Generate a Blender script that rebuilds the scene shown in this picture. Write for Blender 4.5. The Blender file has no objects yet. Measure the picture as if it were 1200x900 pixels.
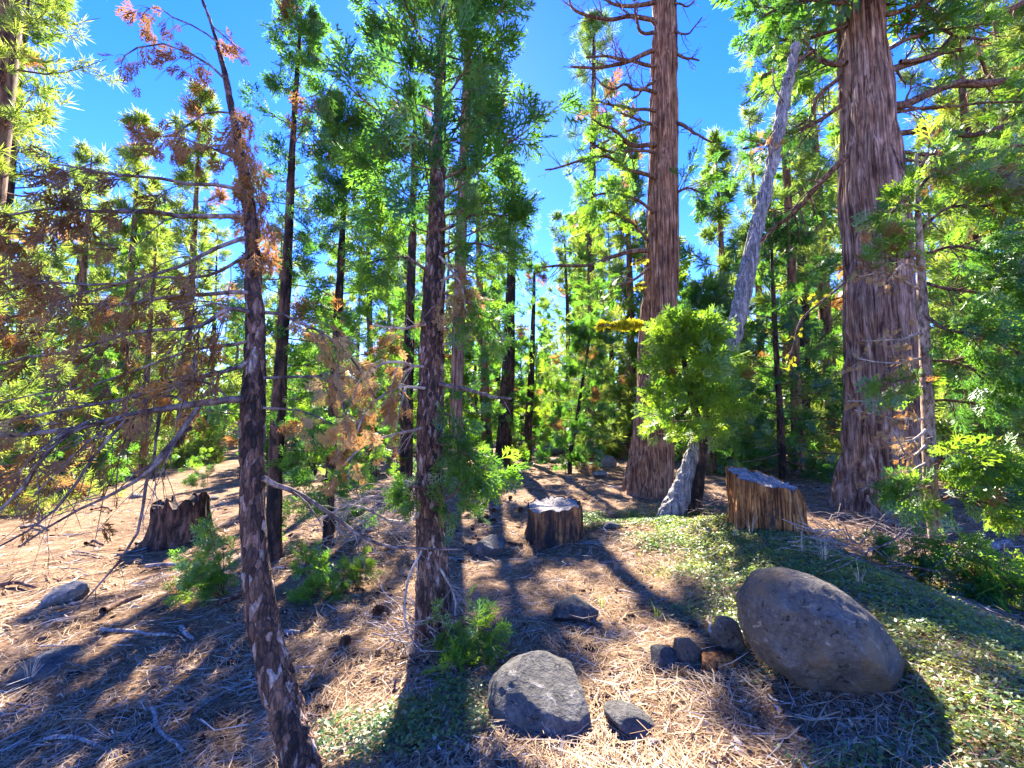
import bpy, bmesh, math
import numpy as np
from mathutils import Vector

# ------------------------------------------------------------------ camera, sky, sun, exposure
sc = bpy.context.scene
FPX, CX, CY = 500.0, 600.0, 450.0            # photograph 1200 x 900, focal length in its pixels
PITCH = math.radians(4.6)
CAMZ = 1.6
cam_d = bpy.data.cameras.new('camera'); cam = bpy.data.objects.new('camera', cam_d)
sc.collection.objects.link(cam); sc.camera = cam
cam_d.sensor_width = 36.0; cam_d.lens = 36.0 * FPX / 1200.0
cam_d.clip_start = 0.05; cam_d.clip_end = 3000
cam.location = (0, 0, CAMZ); cam.rotation_euler = (math.radians(90) + PITCH, 0, 0)

SUN_EL, SUN_AZ = math.radians(39.0), math.radians(-6.5)      # azimuth from +Y (view direction), positive to +X
SUNV = np.array([math.sin(SUN_AZ) * math.cos(SUN_EL), math.cos(SUN_AZ) * math.cos(SUN_EL), math.sin(SUN_EL)])
world = bpy.data.worlds.new('World'); sc.world = world; world.use_nodes = True
nt = world.node_tree; nt.nodes.clear()
sky = nt.nodes.new('ShaderNodeTexSky'); sky.sky_type = 'NISHITA'; sky.sun_disc = False
sky.sun_elevation = SUN_EL; sky.sun_rotation = SUN_AZ
sky.air_density = 1.0; sky.dust_density = 0.1; sky.ozone_density = 3.0; sky.altitude = 2500
hsv = nt.nodes.new('ShaderNodeHueSaturation'); hsv.inputs['Saturation'].default_value = 1.34; hsv.inputs['Hue'].default_value = 0.528
bg = nt.nodes.new('ShaderNodeBackground'); bg.inputs['Strength'].default_value = 0.13
wo = nt.nodes.new('ShaderNodeOutputWorld')
nt.links.new(sky.outputs[0], hsv.inputs['Color']); nt.links.new(hsv.outputs[0], bg.inputs[0]); nt.links.new(bg.outputs[0], wo.inputs[0])
sl = bpy.data.lights.new('sun', 'SUN'); sl.energy = 5.0; sl.angle = math.radians(0.53); sl.color = (1.0, 0.93, 0.82)
so = bpy.data.objects.new('sun', sl); sc.collection.objects.link(so)
so.rotation_euler = Vector((-SUNV[0], -SUNV[1], -SUNV[2])).to_track_quat('-Z', 'Y').to_euler()
so.location = (0, 0, 40)
sc.view_settings.view_transform = 'Standard'; sc.view_settings.look = 'None'
sc.view_settings.exposure = 2.68; sc.view_settings.gamma = 1.0
sc.render.engine = 'CYCLES'
sc.cycles.use_denoising = True
sc.cycles.max_bounces = 8; sc.cycles.diffuse_bounces = 6; sc.cycles.transmission_bounces = 5
sc.cycles.glossy_bounces = 2; sc.cycles.caustics_reflective = False; sc.cycles.caustics_refractive = False

# ------------------------------------------------------------------ numeric helpers
rng = np.random.default_rng(7)
def U(a, b): return float(rng.uniform(a, b))
def nrm(v):
    v = np.asarray(v, float); return v / (np.linalg.norm(v, axis=-1, keepdims=True) + 1e-12)
def _hash(i, j, k, s):
    n = (i * 374761393 + j * 668265263 + k * 2147483647 + s * 974634541) & 0xFFFFFFFF
    n = ((n ^ (n >> 13)) * 1274126177) & 0xFFFFFFFF
    n = ((n ^ (n >> 16)) * 2246822519) & 0xFFFFFFFF
    return ((n ^ (n >> 15)) & 0xFFFFFF) / float(0xFFFFFF)
def noise(p, s=0):
    """value noise -1..1 at points (n,3)"""
    p = np.asarray(p, float); i = np.floor(p).astype(np.int64); f = p - i; f = f * f * (3 - 2 * f)
    r = 0
    for a in (0, 1):
        wa = f[:, 0] if a else 1 - f[:, 0]
        for b in (0, 1):
            wb = f[:, 1] if b else 1 - f[:, 1]
            for c in (0, 1):
                wc = f[:, 2] if c else 1 - f[:, 2]
                r = r + wa * wb * wc * _hash(i[:, 0] + a, i[:, 1] + b, i[:, 2] + c, s)
    return r * 2 - 1
def fbm(p, o=4, s=0):
    p = np.asarray(p, float); r = 0; a = 1.0; t = 0
    for k in range(o):
        r = r + a * noise(p, s + k); t += a; a *= 0.5; p = p * 2.03
    return r / t
def sst(a, b, x):
    t = np.clip((x - a) / (b - a), 0, 1); return t * t * (3 - 2 * t)

# ground height: gentle fall to the left, a grassy bank on the right with the boulder dug into its near flank
def gh(x, y):
    x = np.asarray(x, float); y = np.asarray(y, float)
    h = np.where(x < 0, -0.7 * (1 - np.exp(np.minimum(x, 0) / 12.0)), 0)
    d = x - 2.75 - 0.10 * (y - 4)
    bank = np.where(d < 0, np.exp(-(d / 0.95) ** 2), np.exp(-(d / 0.85) ** 2))
    h = h + 0.33 * bank * sst(7.6, 5.0, y)
    h = h - 0.25 * sst(3.2, 5.5, x) * sst(9, 5, y) * sst(-2, 2, y)
    q = np.stack([x, y, 0 * x], -1).reshape(-1, 3)
    n = 0.12 * noise(q * 0.19, 3) + 0.055 * noise(q * 0.7, 5) + 0.032 * noise(q * 2.3, 9) + 0.012 * noise(q * 6.5, 10)
    fade = sst(0.3, 2.0, np.sqrt(x * x + y * y))
    return h + n.reshape(x.shape) * fade
def gz(x, y): return float(gh(np.array([x]), np.array([y]))[0])
_F = np.array([0, math.cos(PITCH), math.sin(PITCH)]); _U = np.array([0, -math.sin(PITCH), math.cos(PITCH)])
CAM = np.array([0, 0, CAMZ])
def ray(px, py): return np.array([(px - CX) / FPX, 0, 0]) + _F + _U * (CY - py) / FPX
def P(px, py, depth):
    """point seen at a pixel, `depth` metres ahead of the camera (world y)"""
    d = ray(px, py); return CAM + d * (depth / d[1])
def G(px, py):
    """ground point seen at a pixel"""
    d = ray(px, py); t = np.geomspace(0.5, 400, 5000); q = CAM + d[None] * t[:, None]
    below = q[:, 2] < gh(q[:, 0], q[:, 1]); k = int(np.argmax(below))
    if not below[k]: k = len(t) - 1
    p = q[k].copy(); p[2] = gz(p[0], p[1]); return p
def proj(p):
    q = p - CAM; z = q @ _F; return np.stack([CX + FPX * q[:, 0] / z, CY - FPX * (q @ _U) / z], -1)
def MPP(depth): return depth / FPX          # metres per photo pixel at a depth

# ------------------------------------------------------------------ mesh helpers
class Acc:
    """collects quads (and a per-vertex tint) into one mesh"""
    def __init__(s): s.v = []; s.f = []; s.t = []; s.n = 0
    def add(s, v, f, t=0.5):
        v = np.asarray(v, float).reshape(-1, 3); f = np.asarray(f, np.int64).reshape(-1, 4)
        s.v.append(v); s.f.append(f + s.n); s.n += len(v)
        s.t.append(np.full(len(v), t) if np.isscalar(t) else np.asarray(t, float))
    def mesh(s, name, origin=(0, 0, 0), smooth=False):
        me = bpy.data.meshes.new(name)
        if not s.v: return me
        v = np.concatenate(s.v) - np.asarray(origin); f = np.concatenate(s.f); t = np.concatenate(s.t)
        tri = f[:, 2] == f[:, 3]
        lens = np.where(tri, 3, 4); starts = np.concatenate([[0], np.cumsum(lens)[:-1]])
        keep = np.ones(f.shape, bool); keep[tri, 3] = False
        loops = f[keep]
        me.vertices.add(len(v)); me.vertices.foreach_set('co', v.astype(np.float32).ravel())
        me.loops.add(len(loops)); me.loops.foreach_set('vertex_index', loops.astype(np.int32))
        me.polygons.add(len(f)); me.polygons.foreach_set('loop_start', starts.astype(np.int32)); me.polygons.foreach_set('loop_total', lens.astype(np.int32))
        if smooth: me.polygons.foreach_set('use_smooth', np.ones(len(f), bool))
        a = me.attributes.new('tint', 'FLOAT', 'POINT'); a.data.foreach_set('value', t.astype(np.float32))
        me.update(calc_edges=True); return me
def obj(name, acc, mat, parent=None, origin=(0, 0, 0), smooth=False, loc=None):
    me = acc.mesh(name, origin, smooth) if isinstance(acc, Acc) else acc
    if mat is not None and not me.materials: me.materials.append(mat)
    o = bpy.data.objects.new(name, me); sc.collection.objects.link(o)
    if parent is not None: o.parent = parent
    else: o.location = tuple(float(c) for c in (origin if loc is None else loc))
    return o
def tag(o, label, cat, group=None):
    o['label'] = label; o['category'] = cat
    if group: o['group'] = group
    return o
def thing(name, label, cat, loc, group=None):
    o = bpy.data.objects.new(name, None); sc.collection.objects.link(o)
    o.location = tuple(float(c) for c in loc); o.empty_display_size = 0.1
    return tag(o, label, cat, group)

def spline(pts, n):
    """Catmull-Rom through rows of pts (any width), n samples"""
    p = np.asarray(pts, float)
    if len(p) == 2: return p[0] + (p[1] - p[0]) * np.linspace(0, 1, n)[:, None]
    p = np.vstack([2 * p[0] - p[1], p, 2 * p[-1] - p[-2]])
    m = len(p) - 3; u = np.linspace(0, m - 1e-9, n); i = u.astype(int); t = (u - i)[:, None]
    a, b, c, d = p[i], p[i + 1], p[i + 2], p[i + 3]
    return 0.5 * (2 * b + (c - a) * t + (2 * a - 5 * b + 4 * c - d) * t * t + (3 * b - a - 3 * c + d) * t ** 3)
def frames(path):
    T = nrm(np.gradient(path, axis=0)); ref = np.array([1.0, 0, 0]) if abs(T[0, 0]) < 0.9 else np.array([0, 1.0, 0])
    N = np.zeros_like(T); n = nrm(np.cross(np.cross(T[0], ref), T[0]))
    for i in range(len(T)):
        n = n - T[i] * np.dot(n, T[i]); n = n / (np.linalg.norm(n) + 1e-9); N[i] = n
    return T, N, np.cross(T, N)
def tube(acc, path, rad, sides=5, tint=0.5, disp=None, cap=True):
    path = np.asarray(path, float); n = len(path); rad = np.broadcast_to(np.asarray(rad, float), (n,))
    T, N, B = frames(path); th = np.linspace(0, 2 * math.pi, sides, endpoint=False)
    ct, s_ = np.cos(th), np.sin(th)
    dirs = N[:, None] * ct[None, :, None] + B[:, None] * s_[None, :, None]
    R = np.repeat(rad[:, None], sides, 1)
    if disp is not None:
        base = path[:, None] + dirs * R[..., None]
        R = R + disp(base.reshape(-1, 3), np.tile(th, n), np.repeat(np.arange(n) / (n - 1), sides), dirs.reshape(-1, 3)).reshape(n, sides)
    v = path[:, None] + dirs * R[..., None]
    i = np.arange(n - 1)[:, None] * sides; j = np.arange(sides)[None]; j2 = (j + 1) % sides
    f = np.stack([i + j, i + j2, i + sides + j2, i + sides + j], -1).reshape(-1, 4)
    v = v.reshape(-1, 3); tt = tint
    if cap:
        c = np.array([len(v)]); v = np.vstack([v, path[-1] + T[-1] * rad[-1] * 0.4])
        k = (n - 1) * sides + np.arange(sides); k2 = (n - 1) * sides + (np.arange(sides) + 1) % sides
        f = np.vstack([f, np.stack([k, k2, np.full(sides, c[0]), np.full(sides, c[0])], -1)])
    acc.add(v, f, tt)

# ---- foliage templates: flat fans of scale-leaf twigs (cedar), bundles of needles (pine)
def diamond(a, b, w, droop=0.0):
    a = np.asarray(a, float); b = np.asarray(b, float); d = b - a; n = np.array([-d[1], d[0], 0]); n /= np.linalg.norm(n) + 1e-9
    m = a + d * 0.45; L = np.linalg.norm(d)
    return [a - n * w * 0.25, m - n * w + [0, 0, droop * L * 0.3], b + [0, 0, -droop * L], m + n * w + [0, 0, droop * L * 0.3]]
def fan(nside, nsub, w, seed):
    r = np.random.default_rng(seed); V = []
    V += diamond([0, 0, 0], [1, 0, -0.05], w * 0.8)
    for i in range(nside):
        t = 0.12 + 0.8 * i / nside; sg = 1 if i % 2 else -1
        L = (0.60 * (1 - t) ** 0.7 + 0.12) * r.uniform(0.8, 1.15); an = sg * math.radians(r.uniform(30, 48))
        a = np.array([t, 0, -0.05 * t]); b = a + [L * math.cos(an), L * math.sin(an), r.uniform(-0.1, 0.08)]
        V += diamond(a, b, w, 0.1)
        for k in range(nsub):
            q = a + (b - a) * (0.25 + 0.6 * k / max(1, nsub)); s2 = 1 if k % 2 else -1
            l2 = L * 0.5 * (1 - 0.45 * k / max(1, nsub)) * r.uniform(0.8, 1.1); a2 = an + s2 * math.radians(r.uniform(28, 45))
            V += diamond(q, q + [l2 * math.cos(a2), l2 * math.sin(a2), r.uniform(-0.06, 0.06)], w * 0.8, 0.1)
    v = np.array(V); return v, np.arange(len(v)).reshape(-1, 4)
def bundle(n, w, seed, spread=1.0):
    r = np.random.default_rng(seed); V = []
    for i in range(n):
        d = nrm([1.0, r.normal() * spread, r.normal() * spread]); L = r.uniform(0.75, 1.05)
        s_ = nrm(np.cross(d, r.normal(size=3))) * w; b = np.array([r.uniform(-0.35, 0.1), 0, 0]); m = b + d * L * 0.5
        V += [b - s_ * 0.5, m - s_, b + d * L + [0, 0, -0.06], m + s_]
    v = np.array(V); return v, np.arange(len(v)).reshape(-1, 4)
FAN_HI = [fan(7, 3, 0.037, 100 + i) for i in range(4)]
FAN_MID = [fan(9, 2, 0.040, 120 + i) for i in range(4)]
FAN_LO = [fan(6, 0, 0.085, 140 + i) for i in range(4)]
TUFT_MID = [bundle(14, 0.023, 160 + i, 0.9) for i in range(4)]
TUFT_LO = [bundle(11, 0.035, 180 + i, 0.9) for i in range(4)]
def scatter(acc, temps, pos, dirs, size, tint, normal=None):
    """instance flat templates: x axis along dirs, z axis near `normal`"""
    pos = np.asarray(pos, float).reshape(-1, 3); n = len(pos)
    if n == 0: return
    d = nrm(np.asarray(dirs, float).reshape(-1, 3))
    nn = rng.normal(size=(n, 3)) if normal is None else np.asarray(normal, float).reshape(-1, 3)
    z = nn - d * np.sum(nn * d, 1, keepdims=True); z = nrm(z); y = np.cross(z, d)
    size = np.broadcast_to(np.asarray(size, float), (n,)); tint = np.broadcast_to(np.asarray(tint, float), (n,))
    which = rng.integers(0, len(temps), n)
    for k, (tv, tf) in enumerate(temps):
        m = np.where(which == k)[0]
        if len(m) == 0: continue
        M = np.stack([d[m], y[m], z[m]], 1)
        v = np.einsum('vi,nij->nvj', tv, M) * size[m][:, None, None] + pos[m][:, None]
        f = tf[None] + (np.arange(len(m)) * len(tv))[:, None, None]
        acc.add(v.reshape(-1, 3), f.reshape(-1, 4), np.repeat(tint[m], len(tv)))

# ------------------------------------------------------------------ materials
def mat(name):
    m = bpy.data.materials.new(name); m.use_nodes = True; n = m.node_tree; n.nodes.clear()
    return m, n, n.nodes.new('ShaderNodeOutputMaterial')
def N(n, t, **kw):
    x = n.nodes.new(t)
    for k, v in kw.items():
        if k in x.inputs.keys(): x.inputs[k].default_value = v
        else: setattr(x, k, v)
    return x
def ramp(n, stops, inter='LINEAR'):
    r = n.nodes.new('ShaderNodeValToRGB'); r.color_ramp.interpolation = inter; e = r.color_ramp.elements
    while len(e) < len(stops): e.new(0.5)
    for k, (p, c) in enumerate(stops): e[k].position = p; e[k].color = (*c, 1)
    return r
def coords(n, scale=(1, 1, 1), rot=(0, 0, 0), kind='Object'):
    tc = n.nodes.new('ShaderNodeTexCoord'); mp = n.nodes.new('ShaderNodeMapping')
    mp.inputs['Scale'].default_value = scale; mp.inputs['Rotation'].default_value = rot
    n.links.new(tc.outputs[kind], mp.inputs[0]); return mp.outputs[0]
def noise_tex(n, vec, scale, detail=5, rough=0.6, dist=0.0):
    x = N(n, 'ShaderNodeTexNoise', Scale=scale, Detail=detail, Roughness=rough, Distortion=dist); n.links.new(vec, x.inputs['Vector']); return x.outputs['Fac']
def mix(n, fac, a, b, blend='MIX'):
    x = n.nodes.new('ShaderNodeMix'); x.data_type = 'RGBA'; x.blend_type = blend
    for s_, v in ((0, fac), (6, a), (7, b)):
        if hasattr(v, 'node'): n.links.new(v, x.inputs[s_])
        else: x.inputs[s_].default_value = v if s_ == 0 else (*v, 1)
    return x.outputs[2]
def bump(n, h, strength, dist):
    b = N(n, 'ShaderNodeBump', Strength=strength, Distance=dist); n.links.new(h, b.inputs['Height']); return b.outputs[0]

def leaf_mat(name, stops, trans, tfac=0.5, rough=0.45, gloss=0.06):
    m, n, out = mat(name)
    at = N(n, 'ShaderNodeAttribute', attribute_name='tint')
    r = ramp(n, stops); n.links.new(at.outputs['Fac'], r.inputs[0])
    r2 = ramp(n, trans); n.links.new(at.outputs['Fac'], r2.inputs[0])
    d = n.nodes.new('ShaderNodeBsdfDiffuse'); t = n.nodes.new('ShaderNodeBsdfTranslucent'); g = N(n, 'ShaderNodeBsdfGlossy', Roughness=rough)
    n.links.new(r.outputs[0], d.inputs[0]); n.links.new(r2.outputs[0], t.inputs[0]); g.inputs[0].default_value = (0.8, 0.85, 0.8, 1)
    m1 = N(n, 'ShaderNodeMixShader'); m1.inputs[0].default_value = tfac; m2 = N(n, 'ShaderNodeMixShader'); m2.inputs[0].default_value = gloss
    n.links.new(d.outputs[0], m1.inputs[1]); n.links.new(t.outputs[0], m1.inputs[2]); n.links.new(m1.outputs[0], m2.inputs[1]); n.links.new(g.outputs[0], m2.inputs[2])
    n.links.new(m2.outputs[0], out.inputs[0]); return m
def bark_mat(name, cols, zs=0.15, scale=30, char=None, rough=0.9, bs=0.8, bd=0.01):
    """cols: dark, mid, light; stretched along the trunk; char = (colour, amount) patches"""
    m, n, out = mat(name); v = coords(n, (1, 1, zs)); v2 = coords(n, (1, 1, 0.6))
    a = noise_tex(n, v, scale, 8, 0.65, 0.3); b = noise_tex(n, v2, scale * 0.22, 4, 0.6)
    r = ramp(n, [(0.38, cols[0]), (0.5, cols[1]), (0.63, cols[2])]); n.links.new(a, r.inputs[0])
    r2 = ramp(n, [(0.35, (0.55, 0.5, 0.5)), (0.65, (1.25, 1.15, 1.05))]); n.links.new(b, r2.inputs[0])
    col = mix(n, 1.0, r.outputs[0], r2.outputs[0], 'MULTIPLY')
    if char:
        c = noise_tex(n, v2, scale * 0.16, 6, 0.7, 0.4); rc = ramp(n, [(char[1], (0, 0, 0)), (char[1] + 0.1, (1, 1, 1))]); n.links.new(c, rc.inputs[0])
        col = mix(n, rc.outputs[0], char[0], col)
    p = N(n, 'ShaderNodeBsdfPrincipled', Roughness=rough); p.inputs['Specular IOR Level'].default_value = 0.2
    n.links.new(col, p.inputs['Base Color']); n.links.new(bump(n, a, bs, bd), p.inputs['Normal']); n.links.new(p.outputs[0], out.inputs[0]); return m
def plate_mat(name, cols, sc_xy=46, zs=0.36, bs=1.0):
    """flaky bark: every plate its own colour, narrow furrows between plates"""
    m, n, out = mat(name); v = coords(n, (1, 1, zs)); nz = N(n, 'ShaderNodeTexNoise', Scale=28, Detail=4); n.links.new(v, nz.inputs['Vector'])
    wv = n.nodes.new('ShaderNodeVectorMath'); wv.operation = 'MULTIPLY_ADD'; wv.inputs[1].default_value = (.035, .035, .035); n.links.new(nz.outputs['Color'], wv.inputs[0]); n.links.new(v, wv.inputs[2])
    vo = N(n, 'ShaderNodeTexVoronoi', Scale=sc_xy); n.links.new(wv.outputs[0], vo.inputs['Vector'])
    ve = N(n, 'ShaderNodeTexVoronoi', Scale=sc_xy, feature='DISTANCE_TO_EDGE'); n.links.new(wv.outputs[0], ve.inputs['Vector'])
    sp = n.nodes.new('ShaderNodeSeparateColor'); n.links.new(vo.outputs['Color'], sp.inputs[0])
    r = ramp(n, [(0.0, cols[0]), (0.35, cols[1]), (0.65, cols[2]), (0.85, cols[3]), (1.0, cols[4])]); n.links.new(sp.outputs[0], r.inputs[0])
    f = noise_tex(n, v, 130, 5, .7); rf = ramp(n, [(.3, (.6, .58, .56)), (.7, (1.35, 1.3, 1.28))]); n.links.new(f, rf.inputs[0]); col = mix(n, 1.0, r.outputs[0], rf.outputs[0], 'MULTIPLY')
    c = noise_tex(n, coords(n, (1, 1, .5)), 6.5, 5, .7, .4); rc = ramp(n, [(.40, (1, 1, 1)), (.50, (0, 0, 0))]); n.links.new(c, rc.inputs[0]); col = mix(n, rc.outputs[0], col, mix(n, .8, col, (.022, .017, .016)))
    p = N(n, 'ShaderNodeBsdfPrincipled', Roughness=.88); p.inputs['Specular IOR Level'].default_value = .25; n.links.new(col, p.inputs['Base Color'])
    e = ramp(n, [(0.0, (0, 0, 0)), (.22, (1, 1, 1))]); n.links.new(ve.outputs['Distance'], e.inputs[0]); hs = n.nodes.new('ShaderNodeMath'); hs.operation = 'MULTIPLY_ADD'; hs.inputs[1].default_value = .35; n.links.new(f, hs.inputs[0]); n.links.new(e.outputs[0], hs.inputs[2])
    n.links.new(bump(n, hs.outputs[0], bs, .014), p.inputs['Normal']); n.links.new(p.outputs[0], out.inputs[0]); return m
def tint_mat(name, stops, rough=0.9, trans=0.0):
    m, n, out = mat(name)
    at = N(n, 'ShaderNodeAttribute', attribute_name='tint'); r = ramp(n, stops); n.links.new(at.outputs['Fac'], r.inputs[0])
    d = N(n, 'ShaderNodeBsdfDiffuse'); n.links.new(r.outputs[0], d.inputs[0])
    if trans:
        t = n.nodes.new('ShaderNodeBsdfTranslucent'); n.links.new(r.outputs[0], t.inputs[0]); x = N(n, 'ShaderNodeMixShader'); x.inputs[0].default_value = trans
        n.links.new(d.outputs[0], x.inputs[1]); n.links.new(t.outputs[0], x.inputs[2]); n.links.new(x.outputs[0], out.inputs[0])
    else: n.links.new(d.outputs[0], out.inputs[0])
    return m

BROWN = (0.26, 0.12, 0.045)
M_CEDAR = leaf_mat('cedar_foliage', [(0.0, (0.026, 0.075, 0.024)), (0.5, (0.055, 0.135, 0.022)), (0.86, (0.11, 0.20, 0.02)), (0.90, BROWN), (1.0, BROWN)],
                   [(0.0, (0.07, 0.24, 0.035)), (0.5, (0.20, 0.46, 0.03)), (0.86, (0.42, 0.62, 0.03)), (0.90, (0.42, 0.19, 0.05)), (1.0, (0.42, 0.19, 0.05))], 0.5)
M_PINE = leaf_mat('pine_needles', [(0.0, (0.035, 0.075, 0.022)), (0.5, (0.085, 0.15, 0.028)), (0.88, (0.15, 0.20, 0.035)), (0.93, BROWN), (1.0, BROWN)],
                  [(0.0, (0.12, 0.26, 0.04)), (0.5, (0.28, 0.44, 0.045)), (0.88, (0.45, 0.53, 0.06)), (0.93, (0.5, 0.26, 0.08)), (1.0, (0.5, 0.26, 0.08))], 0.5, gloss=0.04)
M_DEADLEAF = leaf_mat('dead_fronds', [(0.0, (0.14, 0.07, 0.025)), (0.5, (0.29, 0.135, 0.035)), (1.0, (0.46, 0.29, 0.11))],
                      [(0.0, (0.24, 0.12, 0.035)), (0.5, (0.50, 0.23, 0.06)), (1.0, (0.6, 0.38, 0.16))], 0.4, gloss=0.03)
M_LICHEN = leaf_mat('yellow_lichen', [(0.0, (0.45, 0.42, 0.02)), (1.0, (0.60, 0.52, 0.03))], [(0.0, (0.6, 0.6, 0.03)), (1.0, (0.7, 0.62, 0.04))], 0.4, gloss=0.0)
M_BARK_YOUNG = plate_mat('flaky_young_bark', [(.035, .022, .02), (.12, .065, .048), (.20, .105, .07), (.33, .19, .14), (.46, .36, .31)])
M_BARK_CEDAR = bark_mat('fibrous_cedar_bark', [(0.07, 0.032, 0.02), (0.25, 0.125, 0.07), (0.43, 0.27, 0.18)], 0.03, 30, bs=1.0, bd=0.02)
M_BARK_GREY = bark_mat('grey_cedar_bark', [(0.07, 0.036, 0.026), (0.25, 0.145, 0.10), (0.42, 0.31, 0.25)], 0.035, 24, bs=1.0, bd=0.02)
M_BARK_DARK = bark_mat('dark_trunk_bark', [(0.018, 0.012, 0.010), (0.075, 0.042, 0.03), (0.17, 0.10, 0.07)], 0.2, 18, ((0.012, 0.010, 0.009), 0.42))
M_BARK_RED = bark_mat('red_pine_bark', [(0.05, 0.028, 0.02), (0.21, 0.11, 0.065), (0.36, 0.20, 0.12)], 0.22, 9)
M_WOOD_GREY = bark_mat('weathered_grey_wood', [(0.085, 0.08, 0.08), (0.25, 0.235, 0.23), (0.46, 0.44, 0.42)], 0.025, 60, bs=1.0, bd=0.015)
M_TWIG = bark_mat('dead_twig', [(0.055, 0.040, 0.038), (0.15, 0.115, 0.105), (0.34, 0.28, 0.26)], 0.5, 25, bs=0.4)
M_TWIG_PALE = bark_mat('pale_twig', [(0.22, 0.17, 0.14), (0.40, 0.33, 0.28), (0.55, 0.47, 0.41)], 0.5, 25, bs=0.4)
M_LIMB = bark_mat('limb_bark', [(0.045, 0.025, 0.02), (0.15, 0.085, 0.06), (0.28, 0.18, 0.135)], 0.3, 30, bs=0.6)
M_STUMP = bark_mat('orange_stump_wood', [(0.05, 0.02, 0.01), (0.28, 0.115, 0.035), (0.48, 0.25, 0.09)], 0.04, 34, ((.05, .03, .022), .36))
M_CHAR = bark_mat('charred_stump', [(0.03, 0.02, 0.016), (0.13, 0.07, 0.04), (0.40, 0.17, 0.05)], 0.14, 20, ((0.03, 0.025, 0.023), 0.42))

def rock_mat(name, dark, mid, light, warm=None):
    m, n, out = mat(name); v = coords(n)
    a = noise_tex(n, v, 5, 8, 0.7, 0.3); b = noise_tex(n, v, 38, 6, 0.7); c = noise_tex(n, v, 11, 5, 0.75, 0.6)
    r = ramp(n, [(0.3, dark), (0.52, mid), (0.75, light)]); n.links.new(a, r.inputs[0])
    rb = ramp(n, [(0.3, (0.55, 0.55, 0.55)), (0.7, (1.35, 1.35, 1.35))]); n.links.new(b, rb.inputs[0])
    col = mix(n, 1.0, r.outputs[0], rb.outputs[0], 'MULTIPLY')
    sp = ramp(n, [(0.60, (0, 0, 0)), (0.66, (1, 1, 1))]); n.links.new(c, sp.inputs[0])
    col = mix(n, sp.outputs[0], col, tuple(min(1, x * 1.25 + 0.03) for x in light))
    d = noise_tex(n, v, 23, 4, 0.6, 0.8); sd = ramp(n, [(0.34, (1, 1, 1)), (0.40, (0, 0, 0))]); n.links.new(d, sd.inputs[0])
    col = mix(n, sd.outputs[0], col, tuple(x * 0.35 for x in dark))
    if warm:
        w = noise_tex(n, v, 2.6, 4, 0.6, 0.5); rw = ramp(n, [(0.48, (0, 0, 0)), (0.62, (0.75, 0.75, 0.75))]); n.links.new(w, rw.inputs[0]); col = mix(n, rw.outputs[0], col, warm)
    p = N(n, 'ShaderNodeBsdfPrincipled', Roughness=0.88); p.inputs['Specular IOR Level'].default_value = 0.3
    n.links.new(col, p.inputs['Base Color'])
    fs = noise_tex(n, v, 48, 6, .75, .5); rs = ramp(n, [(.56, (0, 0, 0)), (.72, (.45, .45, .45))]); n.links.new(fs, rs.inputs[0]); col = mix(n, rs.outputs[0], col, tuple(min(1, x * 1.3 + .03) for x in light)); n.links.new(col, p.inputs['Base Color'])
    hsum = n.nodes.new('ShaderNodeMath'); hsum.operation = 'ADD'; n.links.new(b, hsum.inputs[0]); n.links.new(c, hsum.inputs[1])
    n.links.new(bump(n, hsum.outputs[0], 1.0, 0.022), p.inputs['Normal']); n.links.new(p.outputs[0], out.inputs[0]); return m
M_ROCK = rock_mat('lichened_basalt', (0.042, 0.038, 0.034), (0.095, 0.086, 0.077), (0.22, 0.20, 0.17))
M_BOULDER = rock_mat('tan_grey_boulder', (0.055, 0.047, 0.040), (0.115, 0.096, 0.078), (0.21, 0.18, 0.14), (0.19, 0.12, 0.06))
M_ROCK_PALE = rock_mat('pale_rock', (0.11, 0.095, 0.085), (0.21, 0.185, 0.16), (0.36, 0.32, 0.28))  # stone of a paler tone than the basalt

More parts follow.
